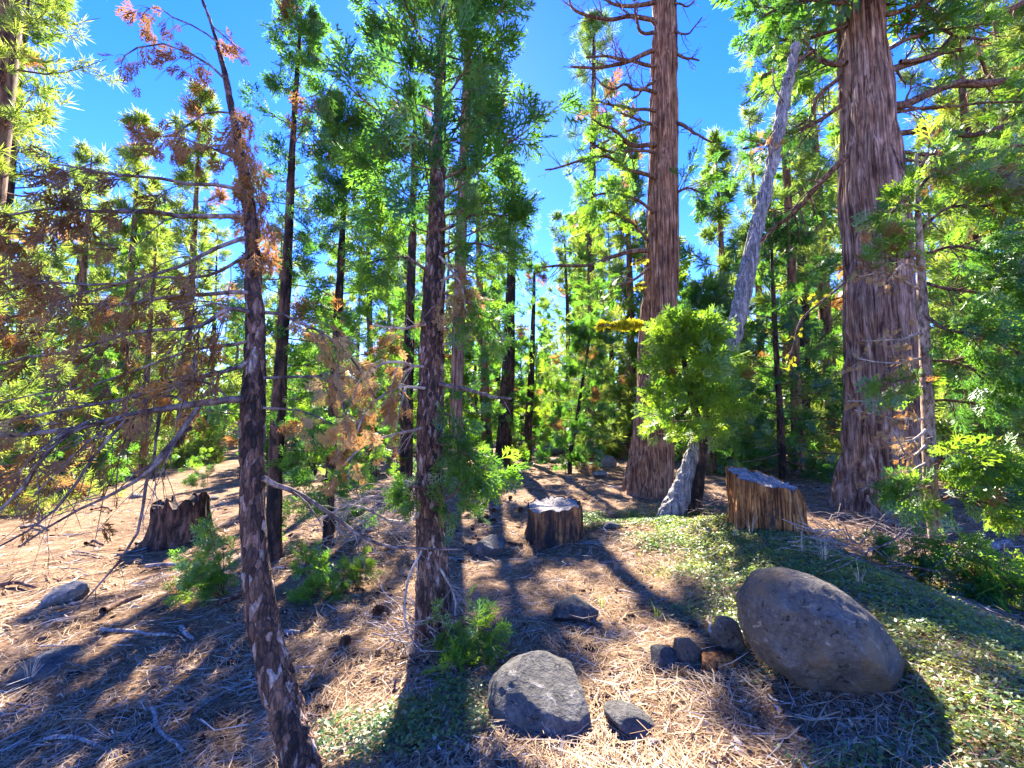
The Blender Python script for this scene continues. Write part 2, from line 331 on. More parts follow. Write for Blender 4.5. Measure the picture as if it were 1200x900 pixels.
def ground_mat():
    m, n, out = mat('needle_litter_ground')
    v = coords(n)
    big = noise_tex(n, v, 0.55, 5, 0.6, 0.4); med = noise_tex(n, v, 3.4, 6, 0.7, 0.5); fine = noise_tex(n, v, 70, 5, 0.75)
    s1 = noise_tex(n, coords(n, (150, 12, 1), (0, 0, 0.5)), 1.0, 3, 0.6, 1.5); s2 = noise_tex(n, coords(n, (14, 140, 1), (0, 0, -0.3)), 1.0, 3, 0.6, 1.5); s3 = noise_tex(n, coords(n, (120, 14, 1), (0, 0, -1.0)), 1.0, 3, 0.6, 1.5)
    mx = n.nodes.new('ShaderNodeMath'); mx.operation = 'MAXIMUM'; n.links.new(s1, mx.inputs[0]); n.links.new(s2, mx.inputs[1])
    mx2 = n.nodes.new('ShaderNodeMath'); mx2.operation = 'MAXIMUM'; n.links.new(mx.outputs[0], mx2.inputs[0]); n.links.new(s3, mx2.inputs[1])
    r = ramp(n, [(0.45, (0.075, 0.045, 0.028)), (0.56, (0.23, 0.145, 0.085)), (0.66, (0.42, 0.29, 0.175)), (0.80, (0.55, 0.42, 0.29))]); n.links.new(mx2.outputs[0], r.inputs[0])
    rb = ramp(n, [(0.34, (0.62, 0.55, 0.50)), (0.60, (1.15, 1.1, 1.05))]); n.links.new(big, rb.inputs[0])
    col = mix(n, 1.0, r.outputs[0], rb.outputs[0], 'MULTIPLY')
    rm = ramp(n, [(0.36, (0.45, 0.40, 0.38)), (0.52, (1, 1, 1)), (0.7, (1.2, 1.15, 1.05))]); n.links.new(med, rm.inputs[0])
    col = mix(n, 0.85, col, rm.outputs[0], 'MULTIPLY')
    p = N(n, 'ShaderNodeBsdfPrincipled', Roughness=0.95); p.inputs['Specular IOR Level'].default_value = 0.1
    n.links.new(col, p.inputs['Base Color'])
    ad = n.nodes.new('ShaderNodeMath'); ad.operation = 'ADD'; n.links.new(mx2.outputs[0], ad.inputs[0]); n.links.new(fine, ad.inputs[1])
    n.links.new(bump(n, ad.outputs[0], 0.8, 0.015), p.inputs['Normal']); n.links.new(p.outputs[0], out.inputs[0]); return m
M_GROUND = ground_mat()
M_STRAW = tint_mat('straw_needles', [(0.0, (0.12, 0.075, 0.05)), (0.3, (0.26, 0.165, 0.10)), (0.65, (0.46, 0.32, 0.19)), (0.88, (0.60, 0.46, 0.31)), (1.0, (0.52, 0.49, 0.47))], trans=0.2)
M_HERB = leaf_mat('ground_cover_leaves', [(0.0, (0.035, 0.085, 0.030)), (0.5, (0.075, 0.15, 0.035)), (1.0, (0.17, 0.20, 0.04))],
                  [(0.0, (0.10, 0.28, 0.05)), (0.5, (0.28, 0.48, 0.05)), (1.0, (0.55, 0.58, 0.08))], 0.45, gloss=0.06)
M_CONE = tint_mat('pine_cone_scales', [(0.0, (0.05, 0.025, 0.015)), (1.0, (0.16, 0.085, 0.045))])

# ------------------------------------------------------------------ the ground
def axis(n, lo, hi, c, k=6.0):
    u = np.linspace(-1, 1, n); s_ = np.sinh(k * u) / math.sinh(k)
    return np.where(s_ < 0, c + (c - lo) * s_, c + (hi - c) * s_)
gx, gy = axis(250, -900, 900, 0.4, 7.8), axis(250, -700, 1500, 3.6, 7.6)
XX, YY = np.meshgrid(gx, gy); ZZ = gh(XX, YY)
a = Acc(); i = np.arange(249)[:, None] * 250 + np.arange(249)[None]
a.add(np.stack([XX, YY, ZZ], -1).reshape(-1, 3), np.stack([i, i + 1, i + 251, i + 250], -1).reshape(-1, 4))
o = obj('ground', a, M_GROUND, smooth=True); o['kind'] = 'structure'

# ------------------------------------------------------------------ building blocks for trees
def plate_bark(amp, fr, seed, flare=None):
    def d(p, th, s_, dr):
        q = p * fr * np.array([1, 1, 0.33]); n1 = noise(q, seed); n2 = noise(q * 2.3 + 7, seed + 1)
        r = (amp * (sst(-0.15, 0.25, n1) - 0.5) + amp * 0.5 * n2 + amp * 0.8 * noise(p * 2.0, seed + 2)) * (1 - .8 * s_)
        if flare is not None: r = r + flare(th, s_, dr)
        return r
    return d
def fibre_bark(amp, fr, seed, flare=None):
    def d(p, th, s_, dr):
        q = p * fr * np.array([1, 1, 0.045]); n1 = noise(q, seed); n2 = noise(q * np.array([2.7, 2.7, 5]) + 3, seed + 1)
        r = amp * (1 - 3.2 * np.maximum(0, .45 - np.abs(n1)) / .45 * .6) + amp * 0.45 * n2 + amp * 0.6 * noise(p * np.array([2, 2, 0.5]), seed + 2)
        if flare is not None: r = r + flare(th, s_, dr)
        return r
    return d
def trunk_from_px(rows, depth0, depth1=None, extra_top=None):
    """rows: (px, py, width px) bottom to top -> (path, radius)"""
    depth1 = depth0 if depth1 is None else depth1; out = []
    y0, y1 = rows[0][1], rows[-1][1]
    for (x, y, w) in rows:
        d = depth0 + (depth1 - depth0) * (y0 - y) / (y0 - y1); p = P(x, y, d); out.append([*p, 0.5 * w * MPP(d)])
    if extra_top is not None:
        dz, rr = extra_top; q = np.array(out[-1]); out.append([q[0], q[1], q[2] + dz, rr])
    return np.array(out)
def sink(rows, dz=0.12):
    """extend a trunk's first ring down into the ground"""
    r = np.array(rows[0]); z = gz(r[0], r[1]); q = r.copy(); q[2] = min(z - dz, r[2] - 0.02)
    if r[2] > z + 0.5: pass
    return np.vstack([q, rows])

def limb(wood, leaf, path, r0, r1, twigs=10, tlen=0.35, spr=0, slen=0.2, droop=0.3, temps=None, tint=(0.2, 0.8), sides=6, n=None, start=0.12, up=0.0, sub=True, wig=0.02):
    """one branch with side twigs; sprays of foliage hang from the twig ends"""
    p = np.asarray(path, float); L = float(np.sum(np.linalg.norm(np.diff(p, axis=0), axis=1)))
    m = n or max(6, int(L / 0.08) if L < 2 else 24)
    c = spline(p, m); c = c + np.stack([noise(c * 5 / max(L, .3) + 3 * k, 40 + k) for k in range(3)], -1) * wig * L
    c[0] = p[0]
    tube(wood, c, np.linspace(r0, r1, m), sides)
    T = nrm(np.gradient(c, axis=0)); pos, dr = [], []
    for k in range(twigs):
        s_ = U(start, 1.0) ** 0.85; q = c[int(s_ * (m - 1))]; t = T[int(s_ * (m - 1))]
        side = nrm(np.cross(t, rng.normal(size=3))); d = nrm(t * U(0.4, 1.0) + side * U(0.5, 1.1) + np.array([0, 0, up]))
        l = tlen * U(0.45, 1.15) * (1.15 - 0.5 * s_)
        e = np.linspace(0, 1, 5)[:, None]
        tw = q + d * l * e + np.array([0, 0, -1]) * droop * l * e ** 2 + rng.normal(size=(5, 3)) * l * 0.03 * e
        rr = max(0.0012, (r0 + (r1 - r0) * s_) * 0.38); tube(wood, tw, np.linspace(rr, rr * 0.35, 5), 4, cap=False)
        if sub:
            for z in range(2):
                g = rng.integers(1, 4); d2 = nrm(d + rng.normal(size=3) * 0.7 + np.array([0, 0, -droop])); l2 = l * U(0.3, 0.55)
                tw2 = tw[g] + d2 * l2 * np.linspace(0, 1, 3)[:, None] + np.array([0, 0, -1]) * droop * l2 * 0.5 * np.linspace(0, 1, 3)[:, None] ** 2
                tube(wood, tw2, np.linspace(rr * 0.55, rr * 0.25, 3), 3, cap=False)
                if spr and rng.random() < 0.5: pos.append(tw2[-1]); dr.append(nrm(d2 + np.array([0, 0, -droop])))
        for z in range(spr):
            g = U(0.35, 1.0); pos.append(q + d * l * g + np.array([0, 0, -1]) * droop * l * g * g)
            dr.append(nrm(d * 0.7 + t * 0.3 + rng.normal(size=3) * 0.5 + np.array([0, 0, up * 0.7 - droop])))
    if pos and leaf is not None:
        k = len(pos); base = U(*tint)
        scatter(leaf, temps or FAN_MID, pos, dr, slen * rng.uniform(0.6, 1.25, k), np.clip(base + rng.normal(size=k) * 0.10, 0, 1))

def cedar_crown(wood, leaf, path, z0=0.25, z1=1.0, R=1.2, nb=60, twigs=6, spr=4, slen=0.2, temps=None, tint=(0.15, 0.75), droop0=0.15, profile=None, dead=0.06, rb=0.012, power=0.75, az=None):
    """whorls of boughs on a trunk path (rows x,y,z,r); foliage in clumps at the twig ends"""
    temps = temps or FAN_MID; c = spline(np.asarray(path), 60)
    for b in range(nb):
        f = z0 + (z1 - z0) * ((b + U(0, 1)) / nb); k = f * 59; i0 = int(min(58, k)); o_ = c[i0] + (c[i0 + 1] - c[i0]) * (k - i0)
        tt = (f - z0) / max(1e-6, (1 - z0)); prof = (1 - tt) ** power * (0.75 + 0.25 * min(1, tt * 5)) + 0.07 if profile is None else profile(tt)
        L = R * prof * U(0.65, 1.15); an = 2.39996 * b + U(-0.5, 0.5) if az is None else U(*az)
        out = np.array([math.cos(an), math.sin(an), 0]); rise = -droop0 * (1 - tt) + 0.75 * tt
        pts = [o_[:3], o_[:3] + out * L * 0.5 + [0, 0, L * 0.5 * rise], o_[:3] + out * L + [0, 0, L * (rise + 0.12)]]
        q = spline(pts, 6); tube(wood, q, np.linspace(max(0.004, rb * L), 0.003, 6), 4, cap=False)
        bt = U(*tint); isdead = rng.random() < dead
        for t in range(twigs):
            s_ = U(0.3, 1.0); g = q[int(s_ * 5)]
            side = np.array([-out[1], out[0], 0]) * U(-1, 1); d = nrm(out * U(0.2, 1) + side + np.array([0, 0, U(-0.25, 0.5)])); l = L * 0.36 * U(0.5, 1.1) * (1.2 - 0.6 * s_)
            e = g + d * l; tube(wood, np.stack([g, (g + e) / 2 + [0, 0, 0.03 * l], e]), [0.004, 0.003, 0.002], 3, cap=False)
            u = rng.uniform(0.35, 1.0, spr)[:, None]; pp = g + (e - g) * u + rng.normal(size=(spr, 3)) * 0.05 * l
            dd = d + rng.normal(size=(spr, 3)) * 0.55 + np.array([0, 0, 0.1])
            ti = np.clip(bt + rng.normal(size=spr) * 0.08, 0, 0.86)
            if isdead and rng.random() < 0.6: ti = np.full(spr, 0.95)
            scatter(leaf, temps, pp, dd, slen * rng.uniform(0.65, 1.3, spr), ti)

def pine_crown(wood, leaf, path, z0=0.3, R=2.2, nb=70, twigs=5, tufts=3, slen=0.28, temps=None, tint=(0.25, 0.8), dead=0.04, power=0.6):
    temps = temps or TUFT_MID; c = spline(np.asarray(path), 60)
    for b in range(nb):
        f = z0 + (1 - z0) * ((b + U(0, 1)) / nb); k = f * 59; i0 = int(min(58, k)); o_ = c[i0] + (c[i0 + 1] - c[i0]) * (k - i0)
        tt = (f - z0) / (1 - z0); L = R * ((1 - tt) ** power * (0.65 + 0.35 * min(1, tt * 4)) + 0.08) * U(0.55, 1.15); an = 2.39996 * b + U(-0.6, 0.6)
        out = np.array([math.cos(an), math.sin(an), 0]); rise = -0.1 * (1 - tt) + 0.9 * tt
        q = spline([o_[:3], o_[:3] + out * L * 0.5 + [0, 0, L * 0.4 * rise], o_[:3] + out * L + [0, 0, L * (rise + 0.25)]], 6)
        tube(wood, q, np.linspace(max(0.008, 0.016 * L), 0.006, 6), 4, cap=False); bt = U(*tint); isd = rng.random() < dead
        for t in range(twigs):
            s_ = U(0.35, 1.0); g = q[int(s_ * 5)]; side = np.array([-out[1], out[0], 0]) * U(-1, 1)
            d = nrm(out * U(0.2, 1) + side + np.array([0, 0, U(-0.2, 0.6)])); l = L * 0.33 * U(0.4, 1.1); e = g + d * l
            tube(wood, np.stack([g, e]), [0.008, 0.005], 3, cap=False)
            u = rng.uniform(0.4, 1.05, tufts)[:, None]; pp = g + (e - g) * u + rng.normal(size=(tufts, 3)) * 0.09 * l
            scatter(leaf, temps, pp, d + rng.normal(size=(tufts, 3)) * 0.5 + [0, 0, 0.25], slen * rng.uniform(0.7, 1.2, tufts),
                    np.full(tufts, 0.97) if isd else np.clip(bt + rng.normal(size=tufts) * 0.1, 0, 0.88))

def finish_tree(name, label, cat, group, base, rows, tmat, wood, leaf, wmat=None, lmat=None, sides=20, rings=90, disp=None, extra=()):
    t = thing(name, label, cat, base, group); b = np.asarray(base)
    if rows is not None:
        ta = Acc(); c = spline(rows, rings); tube(ta, c[:, :3], np.maximum(c[:, 3], 0.004), sides, disp=disp)
        obj('trunk', ta, tmat, t, b, smooth=True)
    if wood is not None and wood.n: obj('branch_wood', wood, wmat or M_LIMB, t, b, smooth=True)['kind'] = 'stuff'
    if leaf is not None and leaf.n: obj('crown', leaf, lmat or M_CEDAR, t, b)['kind'] = 'stuff'
    return t

# =================================================================== FOREGROUND AND NAMED TREES
# ---- the dying young cedar on the left: flaky trunk, bare limbs, hanging brown fronds
D1 = 1.95
rows = trunk_from_px([(354, 905, 48), (338, 845, 42), (318, 770, 38), (303, 700, 35), (297, 600, 31), (296, 500, 29), (299, 400, 23), (297, 330, 20), (294, 260, 17), (285, 200, 13), (272, 130, 8), (262, 80, 6), (248, 30, 4), (235, -5, 3)], D1, 2.15); rows[:, 3] *= 0.86
rows = sink(rows); base = np.array([rows[0][0], rows[0][1], gz(rows[0][0], rows[0][1])])
T1 = finish_tree('dying_cedar', 'slender dying cedar with flaky dark bark, bare limbs and hanging brown fronds', 'tree', None, base, rows, M_BARK_YOUNG, None, None, sides=44, rings=330, disp=plate_bark(0.010, 44, 11))
def dpx(depths, pts):
    n = len(pts); return np.array([P(x, y, depths[0] + (depths[1] - depths[0]) * k / (n - 1)) for k, (x, y) in enumerate(pts)])
def px_limb(parent, base, pts, depths, w0, w1, mat_=None, leafmat=None, part='branch', **kw):
    wood, leaf = Acc(), Acc(); d = 0.5 * (depths[0] + depths[1])
    limb(wood, leaf, dpx(depths, pts), 0.5 * w0 * MPP(depths[0]), 0.5 * w1 * MPP(depths[1]), **kw)
    b = obj(part, wood, mat_ or M_TWIG, parent, base, smooth=True)
    if leaf.n:
        l = obj('dead_frond' if leafmat in (None, M_DEADLEAF) else ('lichen' if leafmat is M_LICHEN else 'foliage'), leaf, leafmat or M_DEADLEAF, b, base); l['kind'] = 'stuff'
    return b
L1 = [  # pixel path, depths, widths, twigs, twig length, fronds
    ([(284, 222), (200, 210), (120, 205), (60, 190)], (2.05, 1.85), 4.5, 1.5, 16, .28, 2),
    ([(285, 253), (190, 250), (120, 251), (60, 242), (-20, 255)], (2.05, 1.75), 6, 2, 22, .3, 2),
    ([(288, 278), (250, 295), (200, 315), (120, 335), (40, 330)], (2.02, 1.7), 5, 2, 16, .3, 2),
    ([(292, 343), (180, 352), (100, 358), (30, 362)], (2.02, 2.3), 5, 2, 18, .3, 2),
    ([(292, 366), (262, 365), (235, 378), (180, 386), (100, 408), (-20, 430)], (2.0, 1.8), 6, 2.5, 22, .32, 2),
    ([(288, 425), (267, 430), (160, 463), (60, 486), (-30, 505)], (2.0, 1.75), 6, 2.5, 18, .32, 1),
    ([(285, 468), (240, 473), (160, 488), (70, 505), (-30, 507)], (1.97, 1.65), 10, 4.5, 20, .36, 1),
    ([(233, 477), (205, 520), (180, 545), (130, 578), (75, 604), (20, 640)], (1.85, 1.6), 6, 2, 10, .28, 0),
    ([(225, 500), (190, 530), (168, 570), (160, 620), (128, 672), (85, 720)], (1.85, 1.65), 4.5, 1.5, 8, .25, 0),
    ([(187, 484), (182, 520), (180, 565)], (1.86, 1.82), 4, 2, 4, .15, 0),
    ([(82, 504), (50, 540), (20, 580), (-20, 610)], (1.7, 1.6), 5, 3, 4, .3, 0),
    ([(150, 490), (110, 535), (65, 595), (-10, 645)], (1.75, 1.55), 4, 2, 6, .3, 0),
    ([(292, 300), (240, 325), (150, 330), (60, 355), (0, 372)], (2.02, 2.25), 4, 1.5, 18, .3, 2),
    ([(290, 400), (230, 408), (150, 432), (70, 455), (-20, 470)], (2.0, 2.2), 4, 1.5, 18, .3, 2),
    ([(263, 92), (235, 68), (190, 52), (150, 62), (143, 76)], (2.1, 1.95), 3, 1, 12, .14, 2),
    ([(255, 50), (235, 35), (205, 20), (180, 9), (168, 20)], (2.12, 2.2), 2.5, 1, 12, .10, 1),
    ([(250, 32), (265, 45), (280, 58)], (2.12, 2.1), 2.5, 1, 6, .09, 1),
    ([(268, 132), (245, 132), (215, 150), (205, 165)], (2.1, 2.0), 2.5, 1, 8, .12, 2),
    ([(278, 185), (225, 165), (180, 160)], (2.08, 2.2), 2.5, 1, 10, .14, 2),
    ([(311, 366), (345, 375), (385, 395), (420, 432), (440, 468)], (2.0, 2.3), 4.5, 1.5, 16, .22, 3),
    ([(309, 443), (380, 445), (402, 470), (408, 520)], (2.0, 2.25), 4, 1.5, 12, .2, 3),
    ([(308, 478), (360, 484), (395, 500)], (2.0, 2.2), 3, 1.5, 8, .18, 1),
    ([(308, 560), (345, 575), (385, 605), (446, 640), (490, 640), (540, 643)], (1.97, 2.45), 7, 1.5, 9, .3, 0),
]
for k, (pts, dd, w0, w1, tw, tl, sp) in enumerate(L1):
    px_limb(T1, base, pts, dd, w0, w1, twigs=tw, tlen=tl, spr=sp, slen=0.10 if k < 14 else 0.085, droop=0.85 if sp else 0.45, tint=(0.08, 0.6) if k < 19 else (0.6, 1.0), temps=FAN_MID)
# brown fronds hanging against the trunk's upper half
leaf = Acc()
for k in range(90):
    y = U(120, 300); q = P(np.interp(y, [80, 200, 300], [262, 285, 296]) + U(-10, 26), y, U(1.95, 2.2)); scatter(leaf, FAN_MID, q, [[U(-.35, .35), U(-.3, .3), -1]], U(0.06, 0.15), U(0.1, 0.6))
obj('dead_frond', leaf, M_DEADLEAF, T1, base)['kind'] = 'stuff'

# ---- the young cedar in the middle with the sun behind it
D2 = 3.45
rows = trunk_from_px([(508, 722, 40), (506, 650, 34), (503, 560, 31), (505, 450, 28), (508, 350, 26), (512, 250, 21), (514, 180, 18), (516, 100, 13), (519, 20, 8), (521, -60, 5), (522, -140, 3)], D2, 3.7)
rows = sink(rows); base = np.array([*rows[0][:2], gz(*rows[0][:2])])
wood, leaf = Acc(), Acc()
cedar_crown(wood, leaf, rows, z0=0.50, R=1.1, nb=46, twigs=6, spr=5, slen=0.24, temps=FAN_HI, tint=(0.1, 0.55), droop0=-0.5, power=0.55)
T2 = finish_tree('young_cedar', 'young cedar with flaky dark trunk, green crown against the sun', 'tree', None, base, rows, M_BARK_YOUNG, wood, leaf, sides=44, rings=330, disp=plate_bark(0.014, 30, 21))
for pts, dd, w0, w1, tw, tl in [
    ([(515, 450), (545, 455), (575, 464), (600, 466)], (3.45, 3.3), 6, 3, 5, .2),
    ([(498, 500), (470, 508), (430, 520), (400, 545)], (3.45, 3.2), 4, 2, 16, .3),
    ([(496, 560), (460, 580), (410, 590), (370, 612)], (3.45, 3.2), 4, 2, 20, .35),
    ([(496, 600), (465, 612), (430, 598), (395, 590)], (3.45, 3.1), 4, 1.5, 18, .3),
    ([(497, 640), (475, 690), (480, 740), (498, 765)], (3.4, 3.0), 3, 1.5, 14, .25),
    ([(512, 660), (535, 700), (525, 750), (545, 770)], (3.4, 3.0), 3, 1.5, 12, .25),
    ([(500, 380), (470, 385), (440, 380)], (3.45, 3.6), 4, 2, 8, .2),
    ([(516, 330), (545, 318), (580, 325)], (3.5, 3.6), 4, 2, 8, .2),
    ([(512, 405), (540, 398), (560, 380)], (3.5, 3.7), 4, 2, 8, .2)]:
    px_limb(T2, base, pts, dd, w0, w1, mat_=M_TWIG_PALE if w0 < 4.5 else M_TWIG, twigs=tw, tlen=tl, spr=0, droop=0.3)
for pts, dd in [([(500, 430), (460, 425), (425, 440), (412, 475)], (3.45, 3.1)), ([(500, 455), (465, 455), (430, 480), (415, 520)], (3.45, 3.0)), ([(515, 300), (540, 330), (545, 360)], (3.5, 3.3))]:
    px_limb(T2, base, pts, dd, 4, 1.5, mat_=M_TWIG_PALE, twigs=16, tlen=.28, spr=3, slen=0.13, droop=.8, tint=(.55, .95))
for pts, dd, tw, tl in [    # green boughs low on the trunk
    ([(512, 520), (535, 525), (560, 545), (580, 560)], (3.45, 3.2), 16, .28), ([(510, 590), (530, 580), (550, 560)], (3.4, 3.2), 10, .22), ([(500, 575), (485, 570), (475, 585)], (3.4, 3.25), 8, .18),
    ([(512, 480), (540, 500), (552, 540)], (3.45, 3.3), 10, .22), ([(512, 705), (530, 722), (556, 735), (572, 738)], (3.35, 2.95), 16, .22), ([(514, 715), (528, 760), (535, 790)], (3.3, 2.85), 8, .18),
    ([(515, 300), (555, 285), (600, 300)], (3.5, 3.3), 18, .3), ([(516, 270), (570, 250), (620, 265)], (3.5, 3.6), 18, .3), ([(506, 320), (470, 300), (430, 310)], (3.5, 3.3), 16, .3), ([(515, 340), (560, 360), (590, 400)], (3.5, 3.2), 16, .3)]:
    px_limb(T2, base, pts, dd, 4, 2, mat_=M_LIMB, leafmat=M_CEDAR, twigs=tw, tlen=tl, spr=5, slen=0.15, droop=0.1, tint=(0.35, 0.7), temps=FAN_HI)

# ---- helper for the middle-ground trees: base pixel, trunk path, crown
def mid_tree(name, label, px_rows, depth, depth1=None, top=3.0, z0=0.3, R=1.2, nb=50, kind='cedar', tmat=None, tint=(0.15, 0.7), slen=0.26, temps=None, spr=4, twigs=6, group=None, droop0=0.15, amp=0.012, dead=0.06, power=0.75, **kw):
    rows = trunk_from_px(px_rows, depth, depth1, (top, 0.012) if top else None); rows[:, 3] *= 0.88; rows = sink(rows); base = np.array([*rows[0][:2], gz(*rows[0][:2])])
    wood, leaf = Acc(), Acc()
    if kind == 'cedar': cedar_crown(wood, leaf, rows, z0=z0, R=R, nb=nb, twigs=twigs, spr=spr, slen=slen, temps=temps or FAN_MID, tint=tint, droop0=droop0, dead=dead, power=power)
    else: pine_crown(wood, leaf, rows, z0=z0, R=R, nb=nb, twigs=twigs, tufts=spr, slen=slen, temps=temps, tint=tint)
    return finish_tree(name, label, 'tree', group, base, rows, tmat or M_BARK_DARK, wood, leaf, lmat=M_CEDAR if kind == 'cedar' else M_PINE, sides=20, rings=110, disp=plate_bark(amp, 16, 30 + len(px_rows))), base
def gdepth(px, py): return float(G(px, py)[1])

d = gdepth(320, 658)
mid_tree('cedar', 'dark-trunked cedar just behind the dying cedar, blue-green open top', [(320, 660, 20), (322, 560, 18), (330, 420, 16), (338, 280, 12), (344, 150, 8), (350, 60, 5), (353, 15, 3)], d, d + 0.2, top=0, z0=0.32, R=0.95, nb=58, tint=(0.05, 0.5), twigs=5, spr=4, slen=0.20, temps=FAN_HI)
d = gdepth(384, 640)
mid_tree('cedar', 'cedar with thin reddish trunk beside the dark round log end', [(384, 642, 14), (388, 540, 13), (393, 430, 12), (400, 300, 9), (405, 200, 6), (408, 130, 3)], d, d + .1, top=0, z0=0.24, R=1.1, nb=60, tint=(0.3, 0.75), twigs=6, spr=5, slen=0.22, power=.6, temps=FAN_HI)
d = gdepth(476, 562)
mid_tree('cedar', 'dark straight cedar trunk seen to one side of the sunlit young cedar', [(476, 563, 17), (477, 480, 16), (480, 380, 13), (484, 250, 10), (486, 150, 6)], d, d, top=1.2, z0=0.28, R=1.2, nb=48, tint=(0.15, 0.6), twigs=5, spr=3, slen=0.30)
d = gdepth(534, 560)
mid_tree('cedar', 'tall grey-trunked cedar rising in front of the sun', [(533, 562, 19), (535, 460, 17), (538, 360, 16), (541, 260, 15), (545, 150, 13), (548, 60, 11), (550, -20, 9)], d, d + .4, top=3.0, z0=0.22, R=1.6, nb=62, tint=(0.1, 0.6), slen=0.36, tmat=M_BARK_GREY, power=0.5, twigs=5, spr=3)
d = gdepth(568, 545)
mid_tree('cedar', 'brown leaning cedar trunk beside the charred thick trunk', [(572, 546, 17), (569, 490, 14), (566, 420, 12), (562, 330, 9), (560, 250, 5)], d, d, top=1.0, z0=0.2, R=1.3, nb=34, tint=(0.4, 0.8), slen=0.34, twigs=5, spr=3, tmat=M_BARK_RED)
d = gdepth(590, 547)
mid_tree('cedar', 'thick charred black trunk casting a long shadow across the litter', [(588, 548, 21), (592, 500, 20), (595, 450, 18), (597, 380, 15), (600, 300, 11), (602, 220, 6)], d, d, top=1.0, z0=0.2, R=1.15, nb=26, twigs=5, spr=3, tint=(0.3, 0.7), slen=0.36)
d = gdepth(618, 541)
mid_tree('cedar', 'slim charred black trunk next to the thick charred one', [(617, 542, 13), (619, 500, 11), (622, 450, 9), (624, 400, 7), (626, 330, 4)], d, d, top=0.5, z0=0.2, R=1.4, nb=34, twigs=5, spr=3, tint=(0.4, 0.8), slen=0.32)
d = gdepth(690, 524)
mid_tree('pine', 'tall thin straight dark trunk behind the pale rocks', [(689, 525, 12), (691, 450, 12), (693, 350, 11), (694, 250, 10), (695, 150, 8), (696, 60, 5)], d, d, top=2, z0=0.55, R=2.2, nb=40, kind='pine', tint=(0.2, 0.6), slen=0.5)
d = gdepth(676, 528) * 0.72
mid_tree('cedar_sapling', 'blue-green cedar sapling hanging low in front of the pale rocks', [(668, 533, 6), (676, 490, 5), (684, 440, 4), (690, 400, 3)], gdepth(668, 556), None, top=0.3, z0=0.12, R=0.95, nb=38, tint=(0.2, 0.6), spr=6, slen=0.28, power=.4, temps=FAN_HI, droop0=0.4, dead=0.1)
d = gdepth(815, 602)
mid_tree('cedar_sapling', 'bright green young cedar growing beside the leaning grey snag', [(813, 600, 19), (820, 560, 13), (824, 520, 11), (812, 470, 9), (802, 425, 6), (798, 388, 3)], d, d - 0.6, top=0, z0=0.52, R=0.85, nb=34, tint=(0.66, 0.85), slen=0.25, temps=FAN_HI, twigs=6, spr=6, droop0=0.1, power=0.45, dead=0.03)
d = gdepth(918, 563)
mid_tree('cedar', 'small dark green cedar with bare stem standing behind the orange stump', [(918, 565, 10), (916, 530, 9), (914, 480, 8), (910, 420, 7), (906, 340, 5), (904, 290, 3)], d, d, top=0.3, z0=0.2, R=2.0, nb=40, tint=(0.05, 0.4), slen=0.34, spr=4, droop0=0.3, power=0.6)
d = gdepth(938, 538)
mid_tree('cedar', 'thick dark cedar trunk behind the small dark green cedar', [(938, 539, 24), (938, 490, 22), (939, 430, 20), (940, 350, 16), (941, 250, 11)], d, d, top=3, z0=0.18, R=2.6, nb=40, tint=(0.1, 0.5), slen=0.45, spr=4, droop0=0.25)
d = gdepth(842, 556)
mid_tree('cedar', 'small reddish trunk standing beyond the leaning snag', [(835, 556, 9), (833, 510, 8), (830, 450, 7), (828, 380, 5)], d, d, top=1, z0=0.3, R=1.8, nb=36, tint=(0.2, 0.6), slen=0.4, tmat=M_BARK_RED)
d = gdepth(440, 560)
mid_tree('cedar', 'short dark cedar with low twiggy boughs behind the brush pile', [(437, 562, 11), (436, 510, 10), (434, 420, 8), (432, 300, 6), (430, 200, 3)], d, d, top=0.4, z0=0.2, R=1.7, nb=60, tint=(0.25, 0.75), slen=0.3, spr=4, dead=0.12)

# ---- the two big cedars
def flare_fn(k, pw, lobes, seed, bias=None):
    def f(th, s_, dr):
        g = np.clip(1 - s_ / 0.10, 0, 1) ** 1.7
        r = k * g * (0.7 + 0.5 * np.cos(lobes * th + seed) * 0.5 + 0.25 * np.cos((lobes + 2) * th + 1.3 * seed))
        if bias is not None: r = r + g * k * 0.9 * np.clip(dr @ np.array(bias), 0, 1)
        return r
    return f
d3 = gdepth(757, 577)
rows = trunk_from_px([(760, 574, 52), (763, 540, 47), (766, 500, 43), (772, 380, 38), (775, 300, 35), (777, 200, 30), (778, 100, 27), (778, 0, 24)], d3, d3 + 0.3, (9.0, 0.05)); rows = sink(rows, 0.2)
base = np.array([*rows[0][:2], gz(*rows[0][:2])]); wood, leaf = Acc(), Acc()
cedar_crown(wood, leaf, rows, z0=0.92, R=1.8, nb=20, twigs=5, spr=4, slen=0.5, temps=FAN_LO, tint=(0.1, 0.6))
T3 = finish_tree('big_cedar', 'large old cedar with flared red-brown base and yellow lichen branch', 'tree', None, base, rows, M_BARK_CEDAR, wood, leaf, sides=150, rings=130, disp=fibre_bark(0.042, 13, 51, flare_fn(0.52, 1.7, 5, 0.6, (-1, -0.2, 0))))
